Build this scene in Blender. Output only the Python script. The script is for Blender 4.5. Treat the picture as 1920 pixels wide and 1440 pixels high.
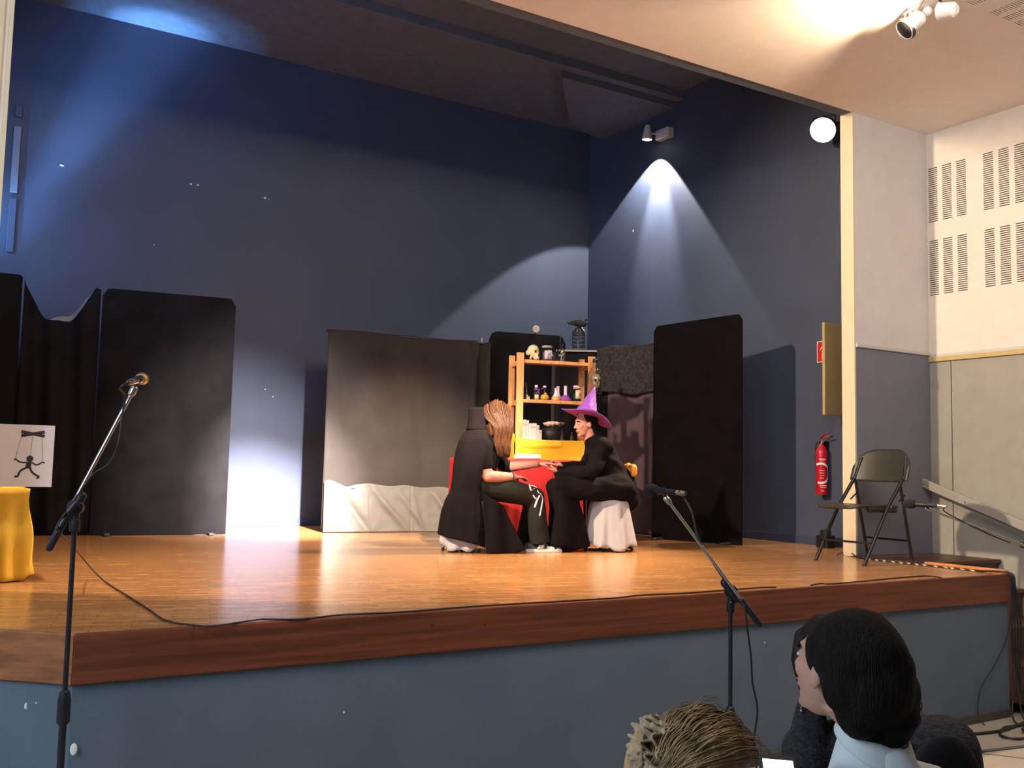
import bpy, bmesh, math, random
from mathutils import Vector, Matrix, Euler, noise
from mathutils.bvhtree import BVHTree
random.seed(7)
for o in list(bpy.data.objects): bpy.data.objects.remove(o)
SC = bpy.context.scene
COL = SC.collection
V = Vector
PI = math.pi
# ------------------------------------------------------------------ camera
YAW, PITCH, ROLL, FPX = 0.551623, 0.0853406, 0.0215585, 1843.5
CAM = V((0, 0, 1.73))
fw = V((math.sin(YAW)*math.cos(PITCH), math.cos(YAW)*math.cos(PITCH), math.sin(PITCH)))
r0 = V((math.cos(YAW), -math.sin(YAW), 0)); u0 = r0.cross(fw)
rt = r0*math.cos(ROLL) + u0*math.sin(ROLL); up = -r0*math.sin(ROLL) + u0*math.cos(ROLL)
cd = bpy.data.cameras.new('camera'); cam = bpy.data.objects.new('camera', cd); COL.objects.link(cam)
cam.matrix_world = Matrix(((rt.x, up.x, -fw.x, CAM.x), (rt.y, up.y, -fw.y, CAM.y), (rt.z, up.z, -fw.z, CAM.z), (0, 0, 0, 1)))
cd.sensor_fit = 'HORIZONTAL'; cd.sensor_width = 36; cd.lens = FPX/1920*36; cd.clip_start = .05
SC.camera = cam
# ------------------------------------------------------------------ world, lights, exposure
W = bpy.data.worlds.new('world'); SC.world = W; W.use_nodes = True
W.node_tree.nodes['Background'].inputs[0].default_value = (.80, .84, .95, 1)
W.node_tree.nodes['Background'].inputs[1].default_value = .115
SC.view_settings.view_transform = 'Standard'; SC.view_settings.look = 'None'
SC.view_settings.exposure = 0; SC.view_settings.gamma = 1; SC.view_settings.use_curve_mapping = False
def spot(name, loc, target, watts, angle, blend, col, rad=.05):
    d = bpy.data.lights.new(name, 'SPOT'); d.energy = watts; d.spot_size = math.radians(angle); d.spot_blend = blend
    d.color = col; d.shadow_soft_size = rad
    o = bpy.data.objects.new(name, d); COL.objects.link(o); o.location = loc
    o.rotation_euler = (V(target)-V(loc)).to_track_quat('-Z', 'Y').to_euler(); return o
def area(name, loc, target, watts, sx, sy, col):
    d = bpy.data.lights.new(name, 'AREA'); d.energy = watts; d.shape = 'RECTANGLE'; d.size = sx; d.size_y = sy; d.color = col
    o = bpy.data.objects.new(name, d); COL.objects.link(o); o.location = loc
    o.rotation_euler = (V(target)-V(loc)).to_track_quat('-Z', 'Y').to_euler(); return o
LAMP_R = V((7.59, 9.27, 5.80))          # conical downlight by the back corner
LAMP_B = V((7.50, 6.47, 5.12))          # bright floodlight by the right jamb
LAMP_L = V((-.16, 6.33, 5.15))          # its twin behind the left jamb, out of view
spot('lamp_light_corner_wide', LAMP_R, LAMP_R+V((.07, .16, -1)), 460, 94, .10, (1, .95, .93), .012)
spot('lamp_light_corner_core', LAMP_R, LAMP_R+V((.24, .05, -1)), 700, 42, .8, (1, .95, .93), .012)
spot('lamp_light_right', LAMP_B+V((-.08, 0, -.06)), (3.4, 7.0, 1.1), 2900, 54, .7, (1, .75, .50), .05)
spot('lamp_light_left', LAMP_L, (6.9, 5.7, 1.7), 2500, 68, .6, (1, .78, .55), .12)
spot('lamp_light_left_floor', LAMP_L, (2.6, 5.9, 1.03), 900, 74, .7, (1, .76, .52), .05)
spot('lamp_light_hall', (2.75, 3.1, 4.85), (3.32, 10.7, .90), 44000, 15.5, 1, (1, .92, .92), .06)
spot('lamp_light_hall_halo', (2.75, 3.1, 4.85), (3.10, 10.7, 1.2), 8000, 26, 1, (1, .92, .92), .06)
spot('lamp_light_hall_wide', (2.95, 3.1, 4.85), (4.6, 9.7, 1.25), 9500, 23, 1, (1, .80, .64), .06)
spot('lamp_light_blue', (-.15, 10.35, 2.4), (2.02, 10.72, 6.30), 4600, 14, 1, (.24, .52, 1), .04)
spot('lamp_light_blue_halo', (-.15, 10.35, 2.4), (2.02, 10.72, 6.30), 1500, 25, 1, (.20, .48, 1), .04)
spot('fill_light_blue_low', (-.2, 9.7, 4.3), (.72, 10.78, 3.85), 150, 62, 1, (.24, .50, 1), .08)  # extra spot added for the blue glow low on the left
spot('fill_light_blue_wash', (-.3, 7.6, 5.6), (3.4, 10.78, 4.6), 420, 95, 1, (.20, .42, 1), .1)  # added wide fill that tints the back wall blue
spot('lamp_light_ceiling', (5.66, 4.00, 4.84), (5.58, 4.46, 5.02), 280, 96, .5, (1, .78, .50), .03)
area('hall_fill_front', (3.6, 2.4, 4.95), (5.4, 6.0, 2.6), 270, 4, .6, (1, .88, .78))  # unseen area fill, added to brighten the right pier and stage
area('hall_fill_left', (-2.6, 2.2, 3.2), (2.5, 4.4, .4), 190, 2, 2.5, (.66, .84, 1))  # unseen cool fill added to lift the left of the stage front
# ------------------------------------------------------------------ helpers
def ray(px, py): return fw + rt*((px-960)/FPX) - up*((py-720)/FPX)
def atY(px, py, Y): d = ray(px, py); return CAM + d*(Y/d.y)
def atX(px, py, X): d = ray(px, py); return CAM + d*(X/d.x)
def atZ(px, py, Z): d = ray(px, py); return CAM + d*((Z-CAM.z)/d.z)
def atD(px, py, D): return CAM + ray(px, py)*D
def atP(px, py, P, n): d = ray(px, py); return CAM + d*(((V(P)-CAM).dot(n))/d.dot(n))
S = 1.03          # stage floor height
class MB:
    def __init__(s): s.v = []; s.f = []
    def add(s, vs, fs):
        b = len(s.v); s.v += [V(p) for p in vs]; s.f += [tuple(i+b for i in f) for f in fs]; return s
    def box(s, c, sz, rot=None):
        hx, hy, hz = sz[0]/2, sz[1]/2, sz[2]/2
        vs = [V((x, y, z)) for x in (-hx, hx) for y in (-hy, hy) for z in (-hz, hz)]
        if rot is not None: vs = [rot @ p for p in vs]
        return s.add([p+V(c) for p in vs], [(0, 1, 3, 2), (4, 6, 7, 5), (0, 4, 5, 1), (2, 3, 7, 6), (0, 2, 6, 4), (1, 5, 7, 3)])
    def bb(s, a, b):
        a = V(a); b = V(b); return s.box((a+b)/2, b-a)
    def cbox(s, c, sz, bev, rot=None):
        bm = bmesh.new(); bmesh.ops.create_cube(bm, size=1)
        for v in bm.verts: v.co = V((v.co.x*sz[0], v.co.y*sz[1], v.co.z*sz[2]))
        bmesh.ops.bevel(bm, geom=bm.edges[:], offset=bev, segments=2, affect='EDGES', profile=.5)
        bm.verts.index_update()
        vs = [(rot @ v.co if rot is not None else v.co.copy())+V(c) for v in bm.verts]; fs = [[v.index for v in f.verts] for f in bm.faces]
        bm.free(); return s.add(vs, fs)
    def loft(s, rings, cap=True, closed=True):
        n = len(rings[0]); vs = [p for r in rings for p in r]; fs = []
        m = n if closed else n-1
        for i in range(len(rings)-1):
            for j in range(m):
                k = (j+1) % n; fs.append((i*n+j, i*n+k, (i+1)*n+k, (i+1)*n+j))
        if cap: fs.append(tuple(range(n-1, -1, -1))); fs.append(tuple((len(rings)-1)*n+j for j in range(n)))
        return s.add(vs, fs)
    def tube(s, pts, r, n=8, flat=1.0, side=None, round_=False):
        pts = [V(p) for p in pts]; L = len(pts); rs = list(r) if hasattr(r, '__len__') else [r]*L
        if round_:
            a = pts[0]-pts[1]; b = pts[-1]-pts[-2]; a.normalize(); b.normalize()
            h0 = [(pts[0]+a*rs[0]*math.sin(t), rs[0]*math.cos(t)) for t in (1.45, 1.0, .5)]
            h1 = [(pts[-1]+b*rs[-1]*math.sin(t), rs[-1]*math.cos(t)) for t in (.5, 1.0, 1.45)]
            pts = [h[0] for h in h0]+pts+[h[0] for h in h1]; rs = [h[1] for h in h0]+rs+[h[1] for h in h1]; L = len(pts)
        t0 = (pts[1]-pts[0]).normalized()
        ref = V(side) if side is not None else (V((0, 0, 1)) if abs(t0.z) < .9 else V((1, 0, 0)))
        x = (ref - t0*ref.dot(t0)).normalized(); rings = []
        for i in range(L):
            t = (pts[min(i+1, L-1)]-pts[max(i-1, 0)]).normalized()
            x = x - t*x.dot(t)
            x = x.normalized() if x.length > 1e-6 else t.orthogonal().normalized()
            y = t.cross(x)
            rings.append([pts[i]+(x*math.cos(2*PI*j/n)*flat+y*math.sin(2*PI*j/n))*rs[i] for j in range(n)])
        return s.loft(rings)
    def lathe(s, prof, c=(0, 0, 0), n=20, axis=(0, 0, 1), cap=True):
        q = V((0, 0, 1)).rotation_difference(V(axis)); c = V(c)
        return s.loft([[c+q @ V((r*math.cos(2*PI*j/n), r*math.sin(2*PI*j/n), z)) for j in range(n)] for r, z in prof], cap)
    def ell(s, c, r, M=None, nu=16, nv=10):
        c = V(c); rings = []
        for i in range(nv+1):
            t = -PI/2+PI*i/nv; t = max(-PI/2+.02, min(PI/2-.02, t))
            ring = []
            for j in range(nu):
                a = 2*PI*j/nu; p = V((r[0]*math.cos(t)*math.cos(a), r[1]*math.cos(t)*math.sin(a), r[2]*math.sin(t)))
                ring.append(c+(M @ p if M is not None else p))
            rings.append(ring)
        return s.loft(rings)
    def grid(s, nu, nv, fn):
        vs = [fn(i/nu, j/nv) for j in range(nv+1) for i in range(nu+1)]
        fs = [(j*(nu+1)+i, j*(nu+1)+i+1, (j+1)*(nu+1)+i+1, (j+1)*(nu+1)+i) for j in range(nv) for i in range(nu)]
        return s.add(vs, fs)
    def prism(s, poly, d):
        n = len(poly); d = V(d); vs = [V(p) for p in poly]+[V(p)+d for p in poly]
        return s.add(vs, [tuple(range(n-1, -1, -1)), tuple(range(n, 2*n))]+[(i, (i+1) % n, (i+1) % n+n, i+n) for i in range(n)])
    def xf(s, M):
        s.v = [M @ p for p in s.v]; return s
    def build(s, name, mat, parent=None, smooth=False, world=True, solid=0, fix=True, origin=None, bevel=0):
        me = bpy.data.meshes.new(name); vs = s.v
        o = bpy.data.objects.new(name, me); COL.objects.link(o)
        if parent is not None:
            o.parent = parent
            if world:
                Mi = ROOT[root(parent).name].inverted(); vs = [Mi @ p for p in vs]
        elif world:
            if origin is None:
                lo = [min(p[k] for p in vs) for k in range(3)]; hi = [max(p[k] for p in vs) for k in range(3)]
                origin = V(((lo[0]+hi[0])/2, (lo[1]+hi[1])/2, lo[2]))
            vs = [p-V(origin) for p in vs]; o.location = origin; ROOT[o.name] = Matrix.Translation(V(origin))
        me.from_pydata([tuple(p) for p in vs], [], s.f)
        if fix:
            bm = bmesh.new(); bm.from_mesh(me); bmesh.ops.recalc_face_normals(bm, faces=bm.faces); bm.to_mesh(me); bm.free()
        me.materials.append(M_[mat] if isinstance(mat, str) else mat)
        if smooth:
            for p in me.polygons: p.use_smooth = True
            if smooth == 2: me.set_sharp_from_angle(angle=math.radians(38))
        if solid:
            m = o.modifiers.new('thickness', 'SOLIDIFY'); m.thickness = solid; m.offset = 0
        if bevel:
            m = o.modifiers.new('bevel', 'BEVEL'); m.width = bevel; m.segments = 2; m.limit_method = 'ANGLE'
        return o
ROOT = {}
def root(o):
    while o.parent: o = o.parent
    return o
def tag(o, label=None, cat=None, group=None, kind=None):
    if label: o['label'] = label
    if cat: o['category'] = cat
    if group: o['group'] = group
    if kind: o['kind'] = kind
    return o
def thing(name, label, cat, loc, rotz=0, group=None):
    o = bpy.data.objects.new(name, None); COL.objects.link(o); o.empty_display_size = .05
    o.location = loc; o.rotation_euler = (0, 0, rotz)
    ROOT[o.name] = Matrix.Translation(V(loc)) @ Matrix.Rotation(rotz, 4, 'Z')
    return tag(o, label, cat, group)
def struct(o): o['kind'] = 'structure'; return o
def part(o, label): o['label'] = label; return o
def fuse(mb, name, mat, parent, voxel, it=4, kinds=None, world=True):
    """one continuous skin over the overlapping volumes"""
    me = bpy.data.meshes.new('t'); me.from_pydata([tuple(p) for p in mb.v], [], mb.f)
    bm = bmesh.new(); bm.from_mesh(me); bmesh.ops.recalc_face_normals(bm, faces=bm.faces); bm.to_mesh(me); bm.free()
    t = bpy.data.objects.new('t', me); COL.objects.link(t)
    m = t.modifiers.new('r', 'REMESH'); m.mode = 'VOXEL'; m.voxel_size = voxel
    m = t.modifiers.new('s', 'SMOOTH'); m.iterations = it; m.factor = .5
    dg = bpy.context.evaluated_depsgraph_get(); dg.update()
    ev = t.evaluated_get(dg); res = bpy.data.meshes.new_from_object(ev)
    out = MB(); out.v = [v.co.copy() for v in res.vertices]; out.f = [tuple(p.vertices) for p in res.polygons]
    bpy.data.objects.remove(t); bpy.data.meshes.remove(me); bpy.data.meshes.remove(res)
    return out.build(name, mat, parent, smooth=True, world=world), out
def bez(a, b, c, d, n=16):
    a, b, c, d = V(a), V(b), V(c), V(d)
    return [a*(1-t)**3+b*3*t*(1-t)**2+c*3*t*t*(1-t)+d*t**3 for t in [i/n for i in range(n+1)]]
def curve(pts, n=8):
    pts = [V(p) for p in pts]; out = []
    for i in range(len(pts)-1):
        p0 = pts[max(i-1, 0)]; p1 = pts[i]; p2 = pts[i+1]; p3 = pts[min(i+2, len(pts)-1)]
        for k in range(n):
            t = k/n; out.append(.5*((2*p1)+(p2-p0)*t+(2*p0-5*p1+4*p2-p3)*t*t+(3*p1-p0-3*p2+p3)*t**3))
    return out+[pts[-1]]
def nz(x, y=0, z=0): return noise.noise(V((x, y, z)))
# ------------------------------------------------------------------ materials
M_ = {}
def mat(name, col, rough=.7, metal=0, var=.12, vscale=8, bump=.0, bscale=60, stretch=(1, 1, 1), spec=.5, trans=0, emit=None, estr=0, sheen=0, ior=1.45, coat=0):
    m = bpy.data.materials.new(name); m.use_nodes = True; nt = m.node_tree; b = nt.nodes['Principled BSDF']
    N = lambda t: nt.nodes.new(t); L = nt.links.new
    b.inputs['Roughness'].default_value = rough; b.inputs['Metallic'].default_value = metal
    b.inputs['Specular IOR Level'].default_value = spec; b.inputs['Transmission Weight'].default_value = trans
    b.inputs['IOR'].default_value = ior; b.inputs['Coat Weight'].default_value = coat
    if sheen: b.inputs['Sheen Weight'].default_value = sheen
    tc = N('ShaderNodeTexCoord'); mp = N('ShaderNodeMapping'); mp.inputs['Scale'].default_value = stretch
    L(tc.outputs['Object'], mp.inputs['Vector'])
    nzt = N('ShaderNodeTexNoise'); nzt.inputs['Scale'].default_value = vscale; nzt.inputs['Detail'].default_value = 4
    L(mp.outputs[0], nzt.inputs['Vector'])
    rp = N('ShaderNodeValToRGB'); c = V(col)
    lo = c*(1-var); hi = c*(1+var)
    rp.color_ramp.elements[0].position = .3; rp.color_ramp.elements[0].color = (*lo, 1)
    rp.color_ramp.elements[1].position = .7; rp.color_ramp.elements[1].color = (*[min(1, x) for x in hi], 1)
    L(nzt.outputs['Fac'], rp.inputs[0]); L(rp.outputs[0], b.inputs['Base Color'])
    if bump:
        n2 = N('ShaderNodeTexNoise'); n2.inputs['Scale'].default_value = bscale; n2.inputs['Detail'].default_value = 3
        L(mp.outputs[0], n2.inputs['Vector'])
        bp = N('ShaderNodeBump'); bp.inputs['Strength'].default_value = bump; bp.inputs['Distance'].default_value = .01
        L(n2.outputs['Fac'], bp.inputs['Height']); L(bp.outputs[0], b.inputs['Normal'])
    if emit: b.inputs['Emission Color'].default_value = (*emit, 1); b.inputs['Emission Strength'].default_value = estr
    M_[name] = m; return m
mat('navy_wall', (.043, .055, .090), .62, bump=.12, bscale=260, var=.10, vscale=1.6)
mat('stage_ceiling', (.10, .125, .165), .8, bump=.1, bscale=120)
mat('white_wall', (.60, .57, .56), .8, bump=.08, bscale=200, var=.03)
mat('warm_wall', (.66, .60, .53), .8, bump=.08, bscale=200, var=.03)
mat('beige_wall', (.30, .28, .24), .85, bump=.1, bscale=200, var=.05)
mat('grey_wall', (.16, .17, .21), .85, bump=.1, bscale=200, var=.05)
mat('hall_ceiling', (.80, .72, .66), .9, bump=.1, bscale=220, var=.03)
mat('dark_slot', (.06, .05, .05), .9)
mat('cream_trim', (.62, .52, .36), .6, var=.04)
mat('yellow_trim', (.46, .36, .15), .5, var=.08)
mat('handrail_grey', (.30, .275, .25), .6, var=.05)
mat('ledge', (.50, .48, .46), .6, var=.04)
mat('front_blue', (.095, .125, .165), .8, bump=.25, bscale=160, var=.10, vscale=2.5)
mat('paint_chip', (.7, .7, .7), .8)
mat('hall_floor', (.36, .31, .25), .5, var=.08, vscale=4)
mat('baseboard_navy', (.035, .045, .085), .45, var=.08)
mat('baseboard_dark', (.06, .055, .055), .5)
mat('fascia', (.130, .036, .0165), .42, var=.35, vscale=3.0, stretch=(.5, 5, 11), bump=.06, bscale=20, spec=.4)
mat('fascia_cant_lit', (.27, .098, .042), .42, var=.3, vscale=3.0, stretch=(2, 2, 11), bump=.05, bscale=20, spec=.4)  # fascia wood made lighter; the light from the left is in its colour
mat('fascia_knot', (.07, .02, .01), .5)
mat('step_wood', (.075, .030, .020), .4, var=.3, vscale=5, stretch=(1, 6, 6))
mat('orange_wood', (.55, .20, .06), .4, var=.2, vscale=5, stretch=(6, 1, 6))
mat('shelf_wood', (.58, .27, .10), .45, var=.22, vscale=6, stretch=(6, 6, .8), spec=.4)
mat('black_cloth', (.0045, .0035, .004), .95, var=.25, vscale=5, bump=.15, bscale=220, spec=.05)
mat('panel_black', (.010, .009, .0095), .9, var=.3, vscale=4, bump=.12, bscale=240, spec=.15)
mat('curtain_grey', (.036, .030, .026), .95, var=.12, vscale=3, bump=.15, bscale=240, spec=.15)
mat('lining', (.34, .30, .25), .9, bump=.1)
mat('silver_cloth', (.098, .088, .074), .6, var=.06, vscale=3, bump=.04, bscale=14, spec=.4)
mat('plum_cloth', (.085, .055, .060), .95, var=.18, vscale=4, bump=.2, bscale=180, spec=.2)
mat('mesh_cloth', (.030, .026, .026), .95, var=.45, vscale=30, bump=.4, bscale=120, spec=.2)
mat('red_cloth', (.36, .009, .012), .8, var=.12, vscale=5, bump=.1, bscale=160, spec=.3)
mat('yellow_cloth', (.72, .38, .020), .75, var=.08, vscale=4, bump=.08, bscale=160, spec=.3)
mat('gold_cloth', (.66, .40, .030), .6, var=.10, vscale=4, bump=.1, bscale=160, spec=.4)
mat('white_cloth', (.37, .345, .36), .85, var=.04, vscale=6, bump=.08, bscale=120, spec=.3)
mat('white_card', (.72, .69, .71), .7, var=.02)
mat('ink', (.035, .03, .035), .8)
mat('string_grey', (.35, .33, .34), .8)
mat('chair_plastic', (.030, .028, .022), .32, var=.1, vscale=20, bump=.05, bscale=200)
mat('chair_metal', (.012, .011, .011), .35, metal=.2)
mat('chrome', (.55, .52, .48), .22, metal=1, var=.05)
mat('silver_paint', (.85, .83, .80), .35, metal=.3, var=.03)
mat('black_metal', (.018, .018, .024), .35, metal=.3)
mat('stand_black', (.014, .014, .018), .4, metal=.2)
mat('rubber', (.02, .02, .02), .7)
mat('foam', (.012, .008, .010), 1, bump=.6, bscale=300)
mat('brass', (.75, .60, .22), .3, metal=1)
mat('cable', (.010, .009, .010), .5)
mat('lamp_white', (.55, .50, .47), .4, var=.03)
mat('glow_warm', (1, 1, 1), .5, emit=(1, .90, .70), estr=60)
mat('glow_small', (1, 1, 1), .5, emit=(1, .93, .82), estr=14)
mat('red_paint', (.42, .010, .018), .3, var=.06)
mat('sign_red', (.45, .015, .012), .45, var=.04)
mat('print_white', (.75, .70, .74), .6, var=.02)
mat('tan_board', (.42, .30, .13), .6, var=.06, vscale=5)
mat('skin', (.52, .215, .155), .5, var=.06, vscale=14, spec=.35)
mat('skin_b', (.46, .25, .185), .5, var=.06, vscale=14, spec=.35)
mat('lip', (.40, .10, .09), .45)
mat('eye_white', (.6, .57, .55), .3)
mat('iris', (.03, .02, .015), .3)
mat('hair_brown', (.070, .027, .011), .45, var=.55, vscale=26, stretch=(5, 5, .35), bump=.35, bscale=60, spec=.3)
mat('hair_dark', (.008, .0055, .005), .75, var=.5, vscale=30, stretch=(3, 3, .4), bump=.8, bscale=90, spec=.18)
mat('hair_black', (.008, .006, .006), .55, var=.4, vscale=26, bump=.5, bscale=60, spec=.3)
mat('hair_blond', (.33, .215, .11), .5, var=.5, vscale=22, bump=.6, bscale=60, spec=.4)
mat('scrunchie', (.36, .27, .18), .8, var=.2, vscale=20, bump=.3, bscale=80)
mat('cape', (.0075, .0055, .006), .95, var=.2, vscale=5, bump=.12, bscale=200, spec=.1)
mat('robe', (.0050, .0038, .0044), .85, var=.3, vscale=5, bump=.12, bscale=120, spec=.10)
mat('jeans', (.017, .0165, .0135), .95, var=.3, vscale=8, bump=.15, bscale=260, spec=.2)
mat('shoe_black', (.014, .014, .014), .4)
mat('shoe_white', (.66, .62, .56), .5, var=.04)
mat('hat_purple', (.20, .045, .36), .55, var=.25, vscale=24, bump=.2, bscale=60, sheen=.3)
mat('hat_under', (.27, .045, .36), .6, var=.1)
mat('hat_band', (.06, .045, .07), .6, var=.6, vscale=90)
mat('orange_bow', (.65, .24, .025), .55, var=.15)
mat('shirt', (.56, .60, .62), .8, var=.04, vscale=6, bump=.1, bscale=120)
mat('knit', (.020, .018, .022), .95, var=.8, vscale=45, stretch=(1, 1, 2), bump=.8, bscale=90)
mat('coat_black', (.006, .006, .009), .95, bump=.3, bscale=120)
mat('bone', (.56, .44, .24), .6, var=.12, vscale=20)
mat('bone_dark', (.04, .025, .015), .8)
mat('glass', (.85, .85, .85), .04, trans=1, ior=1.35, var=.01)
mat('glass_dark', (.04, .035, .03), .08, var=.05, spec=.8)
mat('liquid_gold', (.50, .27, .03), .15, var=.06)
mat('liquid_orange', (.62, .28, .06), .2, var=.04)
mat('liquid_purple', (.26, .07, .30), .2, var=.04)
mat('liquid_green', (.02, .085, .075), .15, var=.06)
mat('pink_glass', (.66, .52, .62), .25, var=.04)
mat('label_cream', (.62, .50, .34), .7, var=.08, vscale=40)
mat('label_grey', (.34, .30, .37), .7, var=.7, vscale=40)
mat('cork', (.40, .25, .14), .8, var=.2)
mat('ribbon', (.14, .03, .24), .5)
mat('iron', (.012, .012, .013), .55, bump=.2, bscale=50)
mat('lantern_pane', (.25, .25, .27), .3, trans=.6)
mat('feather', (.006, .006, .007), .6, bump=.5, bscale=80)
mat('flower_white', (.68, .58, .48), .8, var=.1, vscale=40)
mat('flower_brown', (.22, .14, .09), .8, var=.4, vscale=50)
mat('book_white', (.48, .43, .40), .7, var=.03)
mat('book_band', (.26, .21, .23), .7)
mat('screen', (1, 1, 1), .3, emit=(.82, .90, 1), estr=1.1)
mat('tape_black', (.015, .012, .010), .6)
mat('tape_cream', (.62, .52, .36), .6)
# stage parquet: strips laid in short courses, varnished
def parquet():
    m = bpy.data.materials.new('parquet'); m.use_nodes = True; nt = m.node_tree; b = nt.nodes['Principled BSDF']
    N = lambda t: nt.nodes.new(t); L = nt.links.new
    tc = N('ShaderNodeTexCoord'); mp = N('ShaderNodeMapping'); mp.inputs['Rotation'].default_value = (0, 0, math.radians(14))
    L(tc.outputs['Object'], mp.inputs[0])
    br = N('ShaderNodeTexBrick'); br.inputs['Scale'].default_value = 1; br.inputs['Brick Width'].default_value = .32; br.inputs['Row Height'].default_value = .055
    br.inputs['Mortar Size'].default_value = .0012; br.inputs['Color1'].default_value = (.33, .148, .052, 1); br.inputs['Color2'].default_value = (.44, .215, .080, 1)
    br.inputs['Mortar'].default_value = (.17, .065, .024, 1); L(mp.outputs[0], br.inputs['Vector'])
    ns = N('ShaderNodeTexNoise'); ns.inputs['Scale'].default_value = 7; ns.inputs['Detail'].default_value = 6
    m2 = N('ShaderNodeMapping'); m2.inputs['Scale'].default_value = (1, 7, 1); L(mp.outputs[0], m2.inputs[0]); L(m2.outputs[0], ns.inputs['Vector'])
    mx = N('ShaderNodeMix'); mx.data_type = 'RGBA'; mx.blend_type = 'OVERLAY'; mx.inputs[0].default_value = .55
    L(br.outputs['Color'], mx.inputs[6]); L(ns.outputs['Fac'], mx.inputs[7]); L(mx.outputs[2], b.inputs['Base Color'])
    b.inputs['Roughness'].default_value = .20; b.inputs['Specular IOR Level'].default_value = .40
    n3 = N('ShaderNodeTexNoise'); n3.inputs['Scale'].default_value = 5
    m3 = N('ShaderNodeMapping'); m3.inputs['Scale'].default_value = (1, 6, 1); L(tc.outputs['Object'], m3.inputs[0]); L(m3.outputs[0], n3.inputs['Vector'])
    bp = N('ShaderNodeBump'); bp.inputs['Strength'].default_value = .05; bp.inputs['Distance'].default_value = .01
    L(n3.outputs['Fac'], bp.inputs['Height']); L(bp.outputs[0], b.inputs['Normal'])
    M_['parquet'] = m
parquet()
# ------------------------------------------------------------------ the setting
YB, XR, XL = 10.78, 7.82, -.5           # stage back wall, right wall, left wall
YO, JR, JL, HC = 5.8, 7.13, .36, 5.02    # opening plane, jambs, hall ceiling
SCZ, XH = 6.36, 8.2
YF = 4.34
def perf(us, vs, holes):
    """flat sheet with rectangular slots left open: returns cells of (u0,u1,v0,v1)"""
    cells = []
    for i in range(len(us)-1):
        for j in range(len(vs)-1):
            cu = (us[i]+us[i+1])/2; cv = (vs[j]+vs[j+1])/2
            if not any(a < cu < b and c < cv < d for a, b, c, d in holes): cells.append((us[i], us[i+1], vs[j], vs[j+1]))
    return cells
o = MB().bb((-6, -5, -.1), (XH+.2, YF+1.6, 0)).build('floor', 'hall_floor'); struct(o)
# stage platform: parquet top, wooden fascia boards, painted front
poly = [(-.85, 5.8), (.381, 4.585), (.637, YF), (7.0, YF), (7.0, 5.8), (XR, 5.8), (XR, YB), (XL-.4, YB), (XL-.4, 5.8)]
st = struct(MB().prism([(x, y, S-.05) for x, y in poly], (0, 0, .05)).build('floor_stage', 'parquet'))
st['label'] = 'varnished parquet stage floor'
def board(a, b, z0, z1, t, name, m, lab=None, xa=0, xb=0):
    a = V((*a, 0)); b = V((*b, 0)); n = V(((b-a).y, -(b-a).x, 0)).normalized()
    e_ = (b-a).normalized(); q = [a, b, b+n*t+e_*xb*t, a+n*t-e_*xa*t]
    o = MB().prism([p+V((0, 0, z0)) for p in q], (0, 0, z1-z0)).build(name, m, st, bevel=.006)
    if lab: part(o, lab)
    return o
B0, B1, B2, B3 = (-.85, 5.8), (.637, 4.34), (7.0, 4.34), (7.0, 5.75)
b1 = board(B0, B1, S-.2, S+.001, .028, 'fascia_board', 'fascia_cant_lit', 'reddish wooden fascia board, canted length at the left corner', 0, .408)
b2 = board(B1, B2, S-.2, S+.001, .028, 'fascia_board', 'fascia', 'long reddish wooden fascia board along the stage front', .408, 1)
b3 = board(B2, B3, S-.2, S+.001, .028, 'fascia_board', 'fascia', 'dark wooden fascia board at the stage end beside the steps', 1, 0)
for a, b, xa, xb in ((B0, B1, 0, .408), (B1, B2, .408, 1), (B2, B3, 1, 0)): board(a, b, 0, S-.2, .004, 'front_panel', 'front_blue', 'blue-grey painted stage front', xa, xb)
for a, b in ((B1, B2),): board(a, b, 0, .062, .02, 'plinth', 'baseboard_dark')
for px, py, r in ((80, 1209, .010), (810, 1172, .007), (1175, 1145, .007), (142, 1207, .008), (910, 1170, .005)):
    p = atY(px, py, YF-.029) if px > 145 else atP(px, py, (.637, 4.32, 1), V((.7006, .7135, 0)))
    n = V((0, -1, 0)) if px > 145 else V((-.7006, -.7135, 0))
    MB().lathe([(r, -.002), (r, .0012), (r*.6, .002)], p, 10, n).build('plug', 'fascia_knot', st)
for px, py, w, h in ((49, 1324, .007, .014), (68, 1318, .004, .004), (138, 1405, .014, .024), (645, 1336, .005, .006), (1434, 1205, .005, .004), (935, 1157, .006, .006)):
    p = atY(px, py, YF-.006) if px > 145 else atP(px, py, (.637, 4.334, 1), V((.7006, .7135, 0)))
    MB().ell(p, (w, .003, h), nu=8, nv=5).build('paint_chip', 'paint_chip', st)
# stage shell
wb = struct(MB().bb((XL-.2, YB, S-.05), (XR+.2, YB+.12, SCZ+.2)).build('wall_back', 'navy_wall'))
wsr = struct(MB().bb((XR, YO+.13, S-.05), (XR+.12, YB, SCZ+.2)).build('wall_stage_right', 'navy_wall'))
struct(MB().bb((XL-.12, YO+.13, S-.05), (XL, YB, SCZ+.2)).build('wall_stage_left', 'navy_wall'))
struct(MB().bb((XL-.2, YO, SCZ), (XR+.2, YB+.12, SCZ+.12)).build('ceiling_stage', 'stage_ceiling'))
struct(MB().bb((XL, 8.86, SCZ-.10), (XR, 8.98, SCZ)).build('trim_1', 'stage_ceiling'))
struct(MB().prism([(6.13, 9.03, SCZ-.16), (7.14, 10.29, SCZ-.16), (XR, 10.5, SCZ-.16), (XR, 9.03, SCZ-.16)], (0, 0, .16)).build('trim_2', 'stage_ceiling'))
struct(MB().bb((XL, YB-.014, S), (XR, YB, S+.085)).build('baseboard_back', 'baseboard_navy', bevel=.004))
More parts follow.
